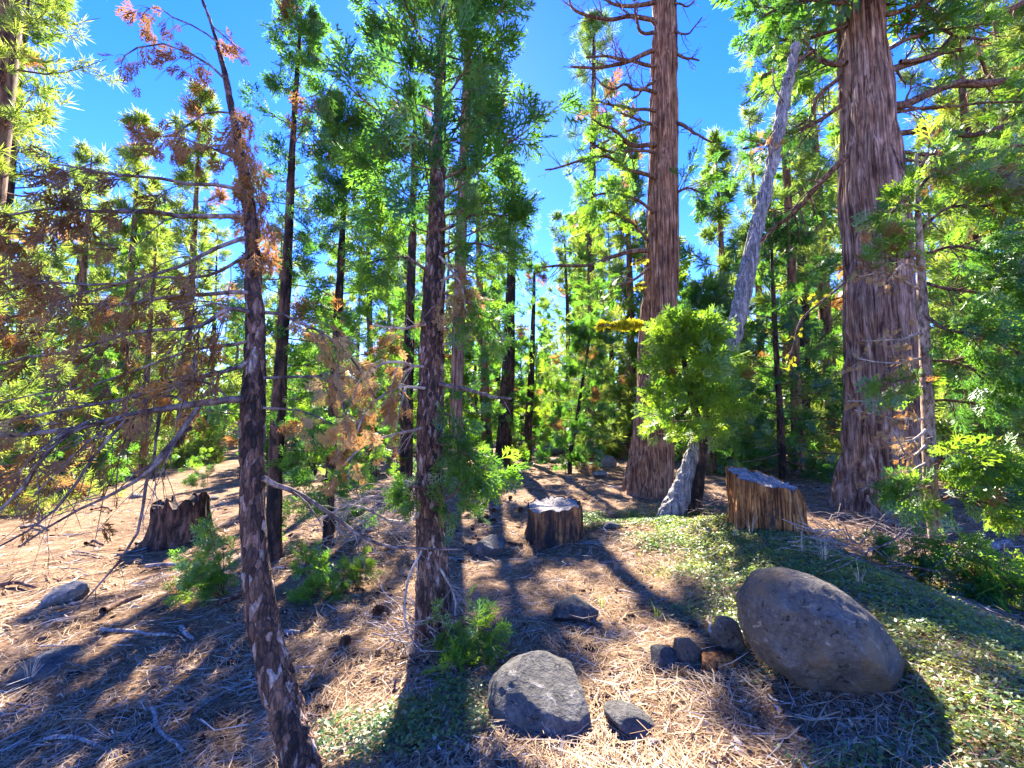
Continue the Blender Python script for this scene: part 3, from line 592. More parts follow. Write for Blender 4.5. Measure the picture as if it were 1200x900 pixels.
for pts, w0, w1, tw, tl in [
    ([(768, 28), (737, 22), (712, 24), (690, 22), (672, 12), (668, -8)], 6, 2.5, 14, .8), ([(768, 2), (740, 8), (715, 4), (696, -8)], 6, 2.5, 10, .8), ([(767, 38), (752, 38), (747, 22), (745, 5)], 5, 2, 6, .5),
    ([(767, 60), (735, 72), (705, 77), (668, 78)], 6, 2.5, 16, .9), ([(767, 79), (740, 72), (715, 66), (688, 67)], 5, 2, 14, .8), ([(768, 108), (745, 105), (735, 97), (712, 101), (698, 88)], 5, 1.5, 14, .7),
    ([(767, 95), (750, 108), (733, 122)], 4, 2, 8, .6), ([(768, 170), (735, 168), (720, 152), (692, 140)], 7, 2, 14, .9), ([(772, 212), (750, 203), (725, 198), (705, 186), (685, 190), (640, 201)], 6, 2, 16, .9),
    ([(765, 293), (720, 301), (680, 309), (633, 312)], 6, 2.5, 12, .7), ([(768, 130), (740, 128), (715, 122), (690, 118)], 4, 2, 14, .8), ([(790, 62), (805, 68), (820, 70)], 4, 2, 6, .5), ([(792, 142), (812, 156), (832, 165)], 5, 2, 8, .6),
    ([(768, 145), (745, 150), (715, 165), (690, 175)], 4, 2, 12, .7), ([(790, 4), (808, 6), (816, -6)], 3, 1.5, 5, .5), ([(790, 35), (806, 40), (822, 20)], 3, 1.5, 6, .5)]:
    px_limb(T3, base, pts, (d3 + 0.1, d3 - U(-0.8, 1.2)), w0, w1, mat_=M_LIMB, twigs=tw, tlen=tl, droop=-0.15, spr=0, up=0.15, wig=0.035)
for pts, ti, dens in [([(770, 150), (748, 140), (725, 130), (712, 118)], (0.88, 0.99), 12), ([(768, 180), (745, 175), (715, 178), (690, 165)], (0.2, 0.6), 18), ([(766, 290), (740, 260), (715, 250), (690, 262)], (0.5, 0.8), 18),
                      ([(766, 310), (740, 330), (712, 335), (700, 350)], (0.4, 0.8), 14), ([(788, 230), (805, 220), (825, 228)], (0.2, 0.6), 14), ([(768, 250), (745, 232), (712, 226), (680, 238)], (0.35, 0.75), 18)]:
    px_limb(T3, base, pts, (d3, d3 - U(-.6, 1.0)), 4, 2, mat_=M_LIMB, leafmat=M_CEDAR, twigs=dens, tlen=.7, spr=4, slen=0.3, droop=0.1, tint=ti)
px_limb(T3, base, [(757, 381), (735, 381), (700, 382)], (d3 - 0.3, d3 - 1.2), 5, 3.5, mat_=M_LIMB, leafmat=M_LICHEN, twigs=110, tlen=.09, spr=7, slen=0.10, droop=0.0, temps=FAN_LO, start=0.05, sub=False, wig=0.005)
px_limb(T3, base, [(757, 300), (748, 305), (742, 310)], (d3 - 0.2, d3 - 0.4), 4, 3, mat_=M_LIMB, leafmat=M_LICHEN, twigs=14, tlen=.1, spr=5, slen=0.08, temps=FAN_LO, sub=False)
px_limb(T3, base, [(756, 333), (750, 334), (745, 335)], (d3 - 0.2, d3 - 0.4), 4, 3, mat_=M_LIMB, leafmat=M_LICHEN, twigs=14, tlen=.1, spr=5, slen=0.08, temps=FAN_LO, sub=False)

d4 = gdepth(1025, 596)
rows = trunk_from_px([(1026, 592, 78), (1029, 540, 68), (1031, 480, 64), (1030, 400, 63), (1027, 300, 62), (1018, 170, 55), (1011, 60, 46), (1007, 0, 43), (1000, -90, 38)], d4, d4 + 0.3, (8.0, 0.06)); rows = sink(rows, 0.2)
base = np.array([*rows[0][:2], gz(*rows[0][:2])]); wood, leaf = Acc(), Acc()
cedar_crown(wood, leaf, rows, z0=0.74, R=2.8, nb=44, twigs=5, spr=4, slen=0.5, temps=FAN_LO, tint=(0.2, 0.7))
T4 = finish_tree('big_cedar', 'massive old cedar with grey-brown ropey bark and heavy crooked limbs', 'tree', None, base, rows, M_BARK_GREY, wood, leaf, sides=160, rings=130, disp=fibre_bark(0.055, 11, 61, flare_fn(0.22, 1.7, 4, 2.0)))
for pts, w0, w1, tw, tl, sp in [
    ([(1040, 118), (1080, 107), (1130, 100), (1205, 94), (1290, 100)], 11, 7, 16, .9, 0), ([(1028, 97), (1060, 82), (1110, 62), (1150, 30), (1205, 2), (1250, -30)], 9, 6, 16, 1.0, 0), ([(1020, 155), (1090, 151), (1140, 153), (1205, 145), (1280, 140)], 7, 5, 12, .8, 0),
    ([(1040, 182), (1120, 176), (1205, 170)], 4, 3, 14, .7, 0), ([(1055, 72), (1130, 60), (1150, 75), (1160, 92)], 5, 3, 10, .7, 0), ([(992, 75), (968, 73), (955, 58), (932, 72), (895, 88)], 8, 3, 16, .8, 2), ([(988, 88), (962, 110), (945, 140), (918, 160)], 6, 3, 12, .7, 0),
    ([(988, 122), (950, 146), (905, 165), (870, 175)], 6, 3, 18, .9, 3), ([(992, 182), (960, 215), (935, 245), (912, 264), (890, 285)], 8, 4, 12, .8, 0), ([(992, 32), (960, 42), (930, 48), (900, 40)], 5, 3, 18, .8, 3),
    ([(1030, 20), (1080, 5), (1120, -20)], 6, 4, 12, .8, 2), ([(1035, 60), (1075, 40), (1110, 40), (1160, 45)], 5, 3, 22, .9, 4), ([(1040, 210), (1080, 200), (1130, 190), (1190, 195)], 5, 3, 20, .9, 4), ([(990, 5), (950, 0), (920, 8), (890, 20)], 5, 3, 20, .9, 4), ([(1040, 130), (1090, 125), (1150, 122), (1200, 120)], 4, 2, 18, .9, 3)]:
    px_limb(T4, base, pts, (d4, d4 - U(-1.0, 1.4) if pts[-1][0] > 1000 else d4 + U(.2, 1.4)), w0, w1, mat_=M_LIMB, leafmat=M_CEDAR, twigs=tw, tlen=tl, droop=0.0, spr=sp, slen=0.32, tint=(0.3, 0.8), wig=0.03)
for pts, n_ in [([(1050, 185), (1090, 190), (1130, 178)], 14), ([(1060, 125), (1095, 128), (1120, 118)], 8), ([(990, 330), (960, 355), (935, 385), (925, 430)], 14)]:
    px_limb(T4, base, pts, (d4 - .1, d4 - .3), 3, 2, mat_=M_LIMB, leafmat=M_LICHEN, twigs=n_, tlen=.25, spr=3, slen=0.09, temps=FAN_LO, sub=False)

# ---- leaning grey snag
rows = trunk_from_px([(786, 606, 27), (797, 583, 25), (812, 545, 23), (835, 480, 20), (858, 400, 17), (880, 300, 15), (905, 190, 12), (925, 90, 10), (933, 52, 7)], gdepth(788, 604), gdepth(788, 604) + 0.6)
base = np.array([*rows[0][:2], gz(*rows[0][:2])]); q = rows[0].copy(); q[2] = base[2] - 0.15; q[0] -= .05; rows = np.vstack([q, rows])
SN = finish_tree('leaning_snag', 'bare silver-grey dead trunk leaning across towards the massive cedar', 'snag', None, base, rows, M_WOOD_GREY, None, None, sides=60, rings=240, disp=fibre_bark(0.024, 20, 71))
d = rows[2][1]
for pts, w0, w1, tw in [([(905, 190), (900, 165), (908, 150)], 3, 1.5, 6), ([(925, 92), (938, 75), (950, 50)], 3, 1.5, 6), ([(918, 120), (908, 100), (905, 80)], 2.5, 1.5, 5), ([(880, 300), (890, 285), (893, 270)], 2.5, 1.5, 3)]:
    px_limb(SN, base, pts, (d + .4, d + .3), w0, w1, mat_=M_TWIG, twigs=tw, tlen=.25, spr=2 if w0 == 3 and pts[0][0] == 905 else 0, slen=.14, tint=(.3, .6))

# ---- the pale-stemmed young cedar at the right edge, bright boughs
d5 = 4.9
rows = trunk_from_px([(1100, 690, 15), (1098, 640, 14), (1090, 560, 13), (1086, 450, 12), (1080, 330, 9), (1076, 250, 6), (1074, 180, 3)], d5, d5)
rows = sink(rows); base = np.array([*rows[0][:2], gz(*rows[0][:2])])
T5 = finish_tree('young_cedar', 'young cedar with thin pale stem and lime green boughs beside the bank', 'tree', None, base, rows, bark_mat('pale_young_bark', [(0.10, 0.06, 0.045), (0.30, 0.21, 0.16), (0.5, 0.40, 0.33)], 0.4, 34), None, None, sides=28, rings=160, disp=plate_bark(0.006, 34, 81))
for pts, dd, tw, tl, ti in [
    ([(1078, 270), (1110, 245), (1160, 240), (1215, 225)], (4.9, 4.4), 40, 0.52, (.6, .85)), ([(1078, 300), (1120, 290), (1170, 300), (1220, 310)], (4.9, 4.3), 42, 0.52, (.35, .7)), ([(1080, 330), (1120, 340), (1170, 350), (1230, 370)], (4.9, 4.4), 40, 0.52, (.55, .85)),
    ([(1082, 370), (1110, 385), (1150, 395), (1210, 420)], (4.9, 4.2), 40, 0.52, (.4, .8)), ([(1084, 420), (1120, 425), (1160, 440), (1230, 450)], (4.9, 4.5), 36, 0.48, (.3, .6)), ([(1078, 250), (1060, 235), (1045, 250)], (4.9, 4.7), 14, 0.34, (.7, .85)),
    ([(1079, 300), (1050, 300), (1025, 290)], (4.9, 4.7), 12, 0.29, (.65, .85)), ([(1085, 440), (1060, 443), (1035, 455)], (4.9, 4.6), 10, 0.23, (.6, .85)), ([(1086, 470), (1130, 470), (1200, 480)], (4.9, 5.0), 26, 0.46, (.1, .4)),
    ([(1092, 545), (1110, 535), (1140, 545), (1190, 550)], (4.9, 4.3), 34, 0.40, (.65, .85)), ([(1094, 570), (1075, 575), (1055, 590)], (4.9, 4.5), 16, 0.34, (.6, .85)), ([(1094, 590), (1120, 580), (1160, 590), (1215, 600)], (4.8, 4.2), 26, 0.40, (.6, .85)),
    ([(1098, 640), (1120, 640), (1150, 655), (1190, 690)], (4.8, 3.9), 34, 0.40, (.5, .8)), ([(1098, 645), (1080, 640), (1060, 650)], (4.8, 4.4), 12, 0.29, (.4, .7)), ([(1098, 650), (1130, 670), (1160, 700), (1195, 725)], (4.8, 3.8), 26, 0.37, (.45, .8)),
    ([(1076, 225), (1100, 205), (1150, 200), (1200, 190)], (4.9, 5.1), 34, 0.46, (.45, .8)), ([(1075, 200), (1090, 180), (1100, 190)], (4.9, 4.8), 10, 0.29, (.6, .85))]:
    px_limb(T5, base, pts, dd, 4, 2, mat_=M_LIMB, leafmat=M_CEDAR, twigs=tw, tlen=tl, spr=4, slen=0.22, droop=0.12, tint=ti, temps=FAN_HI, start=0.2)
for pts in [[(1080, 340), (1040, 320), (1005, 325)], [(1082, 390), (1050, 398), (1010, 400)], [(1084, 420), (1050, 425), (1005, 420)], [(1086, 450), (1050, 470), (995, 468)], [(1088, 490), (1050, 490), (1002, 480)], [(1089, 500), (1070, 515), (1040, 520)], [(1090, 540), (1060, 560), (1010, 575)], [(1088, 520), (1065, 535), (1045, 500)], [(1082, 315), (1060, 310), (1040, 330)]]:
    px_limb(T5, base, pts, (4.9, 4.7), 3.5, 1.2, mat_=M_TWIG_PALE, leafmat=M_DEADLEAF, twigs=14, tlen=.2, spr=1, slen=0.09, droop=0.35, tint=(.6, 1.0))

# =================================================================== THE WOOD BEHIND
def copy_tree(root, loc, rz, sca, label=None, group=None):
    r = root.copy(); sc.collection.objects.link(r); r.location = loc; r.rotation_euler = (0, 0, rz); r.scale = (sca, sca, sca)
    if label: r['label'] = label
    if group: r['group'] = group
    for ch in list(root.children):
        c = ch.copy(); sc.collection.objects.link(c); c.parent = r
    return r
# the big bright pine at the left border and the pine tops against the sky
def pine_at(px_top, py_top, depth, w_px, label, R, nb, z0=0.2, tint=(0.4, 0.85), slen=0.45, temps=None, twigs=6, tufts=4, name='pine'):
    tp = P(px_top, py_top, depth); b = np.array([tp[0], depth, gz(tp[0], depth)]); r0 = 0.5 * w_px * MPP(depth)
    rows = np.array([[b[0], b[1], b[2] - 0.2, r0 * 1.15], [b[0], b[1], b[2] + 0.6, r0], [b[0] + .1, b[1], b[2] + (tp[2] - b[2]) * .5, r0 * .75], [tp[0], tp[1], tp[2], 0.02]])
    wood, leaf = Acc(), Acc(); pine_crown(wood, leaf, rows, z0=z0, R=R, nb=nb, twigs=twigs, tufts=tufts, slen=slen, temps=temps or TUFT_MID, tint=tint)
    return finish_tree(name, label, 'tree', None, b, rows, M_BARK_RED, wood, leaf, lmat=M_PINE, sides=18, rings=60, disp=plate_bark(0.02, 7, 90))
pine_at(58, -520, 9.5, 36, 'big bright yellow-green pine, the widest crown, past the dying cedar\'s bare limbs', 2.5, 200, z0=0.05, tint=(0.5, 0.86), slen=0.28, tufts=5, twigs=7, temps=TUFT_LO)
pine_at(165, 135, 21, 10, 'pale pine with a forked narrow top against open sky', 2.6, 70, z0=0.1, tint=(0.6, 0.88), temps=TUFT_LO, slen=0.55, tufts=4)
pine_at(236, 105, 20, 10, 'pale pine with a pointed top rising behind the dying cedar', 2.5, 76, z0=0.1, tint=(0.5, 0.85), temps=TUFT_LO, slen=0.55, tufts=4)
pine_at(108, 175, 24, 10, 'shorter pale pine between the big bright pine and the forked pine', 2.6, 60, z0=0.08, tint=(0.6, 0.88), temps=TUFT_LO, slen=0.6, tufts=4)
pine_at(732, 172, 19, 11, 'bright pine rising behind the dead limbs of the flared cedar', 2.3, 64, z0=0.15, tint=(0.5, 0.85), temps=TUFT_LO, slen=0.55, tufts=4)
pine_at(838, 165, 17, 11, 'bluish-green pine between the flared cedar and the leaning snag', 2.2, 64, z0=0.15, tint=(0.2, 0.6), temps=TUFT_LO, slen=0.5, tufts=4)
pine_at(905, -40, 13, 12, 'bright green pine behind the top of the leaning snag', 2.0, 70, z0=0.25, tint=(0.4, 0.85), temps=TUFT_MID, slen=0.36, tufts=4)
pine_at(1110, -60, 11.5, 14, 'yellow-green pine behind the heavy limbs of the massive cedar', 2.4, 84, z0=0.2, tint=(0.5, 0.88), temps=TUFT_MID, slen=0.36, tufts=4)
pine_at(1215, -20, 9.5, 16, 'pine crown beyond the lime green young cedar', 2.2, 70, z0=0.2, tint=(0.4, 0.85), temps=TUFT_MID, slen=0.34, tufts=4)

def proto(kind, H, R, seed, nb, tint, r0, tm):
    rows = np.array([[0, 0, -0.3, r0 * 1.2], [0, 0, 0.6, r0], [U(-.2, .2), U(-.2, .2), H * .5, r0 * .7], [U(-.3, .3), 0, H, 0.02]])
    wood, leaf = Acc(), Acc()
    if kind == 'pine': pine_crown(wood, leaf, rows, z0=U(.25, .45), R=R, nb=int(nb * .8), twigs=5, tufts=3, slen=0.6, temps=TUFT_LO, tint=tint)
    else: cedar_crown(wood, leaf, rows, z0=U(.12, .28), R=R, nb=int(nb * .8), twigs=5, spr=4, slen=0.55 if kind == 'cedar' else 0.34, temps=FAN_LO if kind == 'cedar' else FAN_MID, tint=tint)
    return finish_tree(kind if kind != 'sapling' else 'cedar_sapling', '', 'tree', '', (0, 0, 0), rows, tm, wood, leaf, lmat=M_PINE if kind == 'pine' else M_CEDAR, sides=14, rings=40, disp=plate_bark(0.03 if kind != 'sapling' else 0.01, 6, 95))
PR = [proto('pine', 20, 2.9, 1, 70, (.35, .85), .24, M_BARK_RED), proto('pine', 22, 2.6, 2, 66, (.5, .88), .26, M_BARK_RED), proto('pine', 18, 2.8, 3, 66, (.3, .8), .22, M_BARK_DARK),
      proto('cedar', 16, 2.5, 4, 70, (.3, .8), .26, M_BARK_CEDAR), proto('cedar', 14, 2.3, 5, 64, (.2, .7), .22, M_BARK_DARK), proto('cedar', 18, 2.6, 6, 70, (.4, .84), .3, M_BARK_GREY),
      proto('sapling', 5, 1.15, 7, 44, (.45, .85), .06, M_BARK_DARK), proto('sapling', 4, 1.1, 8, 40, (.3, .75), .05, M_BARK_RED)]
HH = [20, 22, 18, 16, 14, 18, 5, 4]; RR = [2.9, 2.6, 2.8, 2.5, 2.3, 2.6, 1.15, 1.1]
KG = [('SIZE russet-trunked yellow-green pine in the sunlit wood beyond the', 'yellow-green pines beyond the'), ('SIZE russet-trunked pale pine in the sunlit wood beyond the', 'pale pines beyond the'), ('SIZE dark-trunked pine in the sunlit wood beyond the', 'dark-trunked pines beyond the'),
      ('SIZE red-brown-trunked cedar in the sunlit wood beyond the', 'red-brown cedars beyond the'), ('SIZE dark-trunked cedar in the sunlit wood beyond the', 'dark-trunked cedars beyond the'), ('SIZE grey-trunked cedar in the sunlit wood beyond the', 'grey-trunked cedars beyond the'),
      ('bushy green cedar sapling with dark stem in the wood beyond the', 'dark-stemmed saplings beyond the'), ('low cedar sapling with reddish stem in the wood beyond the', 'reddish saplings beyond the')]
LIT = [G(x, y) for x, y in [(60, 600), (100, 650), (150, 575), (200, 560), (40, 570), (250, 560), (230, 600), (120, 610), (560, 600), (600, 570), (640, 560), (680, 560), (600, 610), (700, 600), (530, 640), (430, 720), (420, 770), (450, 690),
                            (760, 650), (850, 650), (950, 665), (1100, 800), (1150, 850), (720, 640), (650, 520), (560, 540), (640, 600), (350, 590), (960, 540), (990, 500), (20, 650), (860, 520)]]
LIT = np.array(LIT); SH = SUNV[:2] / np.linalg.norm(SUNV[:2]); TANE = math.tan(SUN_EL)
def shades(x, y, H, R):
    d = np.array([x, y]) - LIT[:, :2]; al = d @ SH; ac = np.abs(d @ np.array([-SH[1], SH[0]])); z = al * TANE
    return bool(np.any((al > 0) & (z < H) & (z > H * 0.15) & (ac < R * np.clip(1.25 - z / H, 0, 1) + 0.35)))
placed = [(-10, 9.5)]; used = [False] * 8
def put(k, x, y, s_):
    px = CX + FPX * x / y; j = int(np.searchsorted([140, 260, 420, 560, 660, 800, 960], px))
    where = ['big bright pine', 'hollow stump', 'dying cedar', 'young cedar', 'charred trunks', 'flared cedar', 'leaning snag', 'massive cedar'][j]
    size = 'tall' if HH[k] * s_ > 18 else ('young' if HH[k] * s_ < 9 and k < 6 else '')
    label, group = (KG[k][0] + ' ' + where).replace('SIZE ', size + ' ' if size else ''), (size + ' ' + KG[k][1] + ' ' + where).strip(); z = gz(x, y)
    if not used[k]:
        r = PR[k]; r.location = (x, y, z); r.rotation_euler = (0, 0, U(0, 6.3)); r.scale = (s_, s_, s_); r['label'] = label; r['group'] = group; used[k] = True
    else: copy_tree(PR[k], (x, y, z), U(0, 6.3), s_, label, group)
def toplimit(px): return float(np.interp(px, [-50, 10, 40, 280, 300, 400, 430, 600, 640, 880, 900, 1300], [-200, 60, 230, 230, 190, 170, -50, -50, 250, 250, -100, -100]))
cnt = 0
for t in range(4000):
    if cnt >= 140: break
    y = 15 + 75 * rng.random() ** 1.25; x = U(-1.3, 1.3) * y; px = CX + FPX * x / y
    if any((x - a_) ** 2 + (y - b_) ** 2 < (2.4 + 0.02 * y) ** 2 for a_, b_ in placed): continue
    k = int(rng.choice(6, p=[.22, .2, .16, .16, .12, .14])); s_ = U(0.8, 1.35); H = HH[k] * s_
    lim = P(px, toplimit(px), y)[2]
    if H > lim: s_ *= lim / H; H = lim
    if s_ < 0.35 or shades(x, y, H, RR[k] * s_): continue
    placed.append((x, y)); put(k, x, y, s_); cnt += 1
nsap = 0
for t in range(1500):
    if nsap >= 80: break
    y = 12 + 38 * rng.random() ** 1.3; x = U(-1.3, 1.3) * y; px = CX + FPX * x / y
    if (540 < px < 1000 and y < 20) or any((x - a_) ** 2 + (y - b_) ** 2 < 1.2 ** 2 for a_, b_ in placed): continue
    s_ = U(0.5, 1.3); k = int(rng.integers(6, 8))
    if shades(x, y, HH[k] * s_, RR[k] * s_): continue
    placed.append((x, y)); put(k, x, y, s_); nsap += 1
nf = 0
for t in range(1500):
    if nf >= 34: break
    y = U(19, 42); x = U(-.5, .62) * y; px = CX + FPX * x / y
    if any((x - a_) ** 2 + (y - b_) ** 2 < 1.6 ** 2 for a_, b_ in placed): continue
    k = int(rng.choice([3, 4, 5, 6])); s_ = U(.35, .6) if k < 6 else U(1.2, 2.0)
    if HH[k] * s_ > P(px, 260, y)[2]: s_ = P(px, 260, y)[2] / HH[k]
    placed.append((x, y)); put(k, x, y, s_); nf += 1
# far wood that reads as one mass
leaf = Acc(); n = 5500
th = rng.uniform(-1.15, 1.15, n); rr = rng.uniform(88, 150, n); xx = rr * np.sin(th); yy = rr * np.cos(th)
hmax = 12 + 9 * fbm(np.stack([th * 30, rr * 0.05, 0 * th], -1), 3, 77) + 4 * noise(np.stack([th * 120, rr * .2, 0 * th], -1), 5)
zz = gh(xx, yy) + hmax * rng.random(n) ** 0.8
scatter(leaf, FAN_LO, np.stack([xx, yy, zz], -1), rng.normal(size=(n, 3)) + [0, 0, .4], rng.uniform(2.0, 3.8, n), np.clip(0.55 + 0.3 * noise(np.stack([th * 60, rr * .1, 0 * th], -1), 8), 0, .86))
o = obj('far_wood', leaf, M_PINE); o['kind'] = 'stuff'; o['label'] = 'far sunlit wood closing the view between the trunks'; o['category'] = 'wood'

# =================================================================== ROCKS
def ico(sub):
    bm = bmesh.new(); bmesh.ops.create_icosphere(bm, subdivisions=sub, radius=1.0)
    v = np.array([q.co[:] for q in bm.verts]); f = np.array([[q.index for q in p.verts] + [p.verts[2].index] for p in bm.faces]); bm.free(); return v, f
ICO = {k: ico(k) for k in (3, 4, 5, 6)}
def rock(px, py, w, h, label, mt, name='rock', group=None, seed=0, depth_f=0.8, facets=7, rough=0.05, tilt=0.0, yaw=0.0, sub=5, sinkf=0.25, egg=0.0, lim=(0.62, 0.9), taper=0.0):
    """px,py: middle of the rock's visible foot; w,h: visible width and height in photo pixels"""
    g = G(px, py); d = g[1]; W = w * MPP(d)
    v, f = ICO[sub]; v = v.copy(); r = np.random.default_rng(seed)
    for k in range(facets):
        n_ = nrm(r.normal(size=3)); lm = r.uniform(*lim); dd = v @ n_ - lm; v = v - np.where(dd > 0, dd * 0.93, 0)[:, None] * n_
    v = v / np.abs(v).max(0)
    v[:, :2] *= (1 - taper * v[:, 2])[:, None]
    if egg: v[:, 2] *= 1 + egg * -v[:, 0]; v[:, 1] *= 1 + 0.3 * egg * -v[:, 0]
    v = v * (1 + rough * fbm(v * 1.6 + seed, 4, seed)[:, None] + rough * 0.5 * fbm(v * 6 + seed, 5, seed + 9)[:, None])
    sx, sz, cx, cy = W / 2, 0.3 * W, g[0], g[1] + W * depth_f * .4
    R1 = np.array([[math.cos(tilt), 0, math.sin(tilt)], [0, 1, 0], [-math.sin(tilt), 0, math.cos(tilt)]]); R2 = np.array([[math.cos(yaw), math.sin(yaw), 0], [-math.sin(yaw), math.cos(yaw), 0], [0, 0, 1]])
    for it in range(14):       # size the rock so that what stands out of the ground has the photographed outline
        q = (v * np.array([sx, sx * depth_f, sz])) @ R1 @ R2; zb = gz(cx, cy); off = (1 - 2 * sinkf) * sz; wv = q + [cx, cy, zb + off]
        vis = wv[:, 2] > gh(wv[:, 0], wv[:, 1]); pr = proj(wv[vis]); x0, x1, y0, y1 = pr[:, 0].min(), pr[:, 0].max(), pr[:, 1].min(), pr[:, 1].max()
        sx *= (w / (x1 - x0)) ** .7; sz = float(np.clip(sz * (h / (y1 - y0)) ** .9, 0.12 * sx, 1.6 * sx)); e = (py + 2 - y1) * MPP(cy); cx += (px - (x0 + x1) / 2) * MPP(cy) * .8; cy -= e * .8 * cy / CAMZ; cy = max(cy, 1.2)
    acc = Acc(); acc.add(q + [0, 0, off], f)
    return tag(obj(name, acc, mt, smooth=True, loc=(cx, cy, zb)), label, 'rock', group)
rock(962, 812, 200, 150, 'big smooth tan-grey boulder resting in the green bank', M_BOULDER, 'boulder', seed=5, depth_f=0.85, facets=5, rough=0.07, tilt=-0.42, sub=6, sinkf=0.14, egg=0.16, lim=(.80, .95))
rock(632, 868, 122, 108, 'dark speckled pyramid-shaped rock half buried in the litter', M_ROCK, seed=14, depth_f=0.9, facets=10, rough=0.09, sub=6, sinkf=0.3, lim=(.55, .85), taper=.28)
rock(738, 868, 62, 50, 'small grey rock with a hollowed knob beside dry leaves', M_ROCK, seed=23, facets=8, rough=0.12, tilt=-0.3)
rock(674, 728, 56, 34, 'low grey rock sunk in needles between boulder and charred stump', M_ROCK, seed=31, facets=8, rough=0.08)
rock(571, 652, 42, 28, 'bluish grey rock beside the charred stump', M_ROCK, seed=44, facets=8)
rock(779, 783, 34, 30, 'small round grey rock at the toe of the green bank', M_ROCK, seed=52, facets=6)
rock(806, 778, 34, 34, 'brown rock leaning against the small round grey rock', M_BOULDER, seed=57, facets=8, tilt=0.3)
rock(853, 765, 42, 46, 'dark brown angular rock wedged against the big boulder', M_BOULDER, seed=63, facets=10, tilt=0.2)
rock(58, 800, 88, 40, 'dark flat rock among the litter in the shade', M_ROCK, seed=72, facets=12, tilt=-0.2, rough=.14, sinkf=.38, lim=(.45, .8))
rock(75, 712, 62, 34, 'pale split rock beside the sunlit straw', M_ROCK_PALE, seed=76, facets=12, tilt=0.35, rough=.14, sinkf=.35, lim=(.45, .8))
rock(98, 866, 40, 16, 'small dark stone sunk in shaded litter', M_ROCK, seed=79, facets=6)
FR = 'pale rocks scattered before the flared cedar'
for x, y, w, h, lb, sd in [(653, 522, 24, 11, 'small domed pale rock above the long flat one', 101), (648, 532, 38, 13, 'long flat dark-sided rock in the sunlit clearing', 102), (709, 546, 28, 15, 'rounded pale-topped rock before the flared cedar', 103), (705, 534, 40, 15, 'broad bluish rock behind the rounded pale-topped rock', 104),
                           (684, 552, 12, 7, 'tiny grey rock in the sunlit clearing near the flared cedar', 105), (652, 541, 16, 6, None, 106), (667, 543, 13, 6, None, 107), (636, 520, 14, 7, None, 108), (703, 556, 18, 7, None, 109), (735, 560, 10, 5, None, 110), (545, 528, 16, 10, None, 112), (690, 517, 14, 7, None, 113), (250, 585, 14, 6, None, 114), (160, 583, 20, 7, None, 115), (105, 576, 24, 8, None, 116), (30, 590, 26, 10, None, 117)]:
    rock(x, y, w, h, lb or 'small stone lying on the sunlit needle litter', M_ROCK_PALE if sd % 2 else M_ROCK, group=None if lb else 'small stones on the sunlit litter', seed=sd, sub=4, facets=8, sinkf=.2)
rock(716, 618, 24, 9, 'flat bluish stone at the edge of the green bank', M_ROCK, seed=121, sub=4)

# =================================================================== STUMPS AND LOGS
def stump(px, py, w, h, label, mt, topmat, seed, cut=(0, 0), flare=0.25, ragged=0.0, sides=90, name='stump', amp=0.02):
    g = G(px, py); r = 0.5 * w * MPP(g[1]); Hh = h * MPP(g[1]) * 1.02; y0 = g[1] + r * 0.9; x0 = g[0] * y0 / g[1]; z0 = gz(x0, y0)
    th = np.linspace(0, 2 * math.pi, sides, endpoint=False); ns = 26; acc = Acc(); V = []
    topz = Hh * (1 + cut[0] * np.cos(th) + cut[1] * np.sin(th)) + ragged * Hh * np.abs(noise(np.stack([np.cos(th) * 5, np.sin(th) * 5, 0 * th], -1), seed)) * 1.5
    for k in range(ns + 1):
        s_ = k / ns; R = r * (1 + flare * (1 - s_) ** 2.5); p = np.stack([R * np.cos(th), R * np.sin(th), s_ * 0.4 + 0 * th], -1)
        q = p * np.array([1, 1, .1]) * (3.2 / r); R2 = R * (1 + 0.16 * noise(q * 0.6, seed)) + amp * (1 - 2 * np.abs(noise(q * 1.7, seed + 1))) + amp * .5 * noise(q * np.array([5, 5, 8]), seed + 2)
        V.append(np.stack([R2 * np.cos(th), R2 * np.sin(th), -0.12 + (topz + 0.12) * s_], -1))
    V = np.array(V); i = np.arange(ns)[:, None] * sides; j = np.arange(sides)[None]; j2 = (j + 1) % sides
    acc.add(V.reshape(-1, 3), np.stack([i + j, i + j2, i + sides + j2, i + sides + j], -1).reshape(-1, 4))
    t = thing(name, label, 'stump', (x0, y0, z0)); obj('bark', acc, mt, t, smooth=True)
    cp = Acc(); rings = [0.965, 0.8, 0.55, 0.28, 0.02]; W = []
    ctr = V[-1].mean(0)
    for q in rings:
        p = ctr + (V[-1] - ctr) * q; p[:, 2] += -0.012 - ragged * Hh * 0.5 * (1 - q) + 0.012 * noise(p * 14, seed + 5); W.append(p)
    i = np.arange(len(rings) - 1)[:, None] * sides
    cp.add(np.array(W).reshape(-1, 3), np.stack([i + j, i + j2, i + sides + j2, i + sides + j], -1).reshape(-1, 4)); obj('cut_face', cp, topmat, t, smooth=True)
    return t
stump(895, 624, 68, 56, 'orange-brown split stump with slanted grey top on the green bank', M_STUMP, M_WOOD_GREY, 3, cut=(-0.12, 0.13), flare=0.16, ragged=.05, amp=0.05)
stump(650, 640, 66, 38, 'low charred stump with orange patches beside the bluish rock', M_CHAR, M_WOOD_GREY, 5, cut=(0.05, .05), flare=0.22, ragged=.10, amp=0.045)
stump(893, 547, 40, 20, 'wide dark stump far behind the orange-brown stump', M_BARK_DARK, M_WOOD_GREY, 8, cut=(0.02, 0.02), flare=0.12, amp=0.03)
stump(208, 642, 52, 42, 'rotten grey-brown hollow stump in the sunlit straw', M_BARK_DARK, M_BARK_DARK, 11, cut=(0.10, 0), flare=0.55, ragged=0.25, amp=0.03)
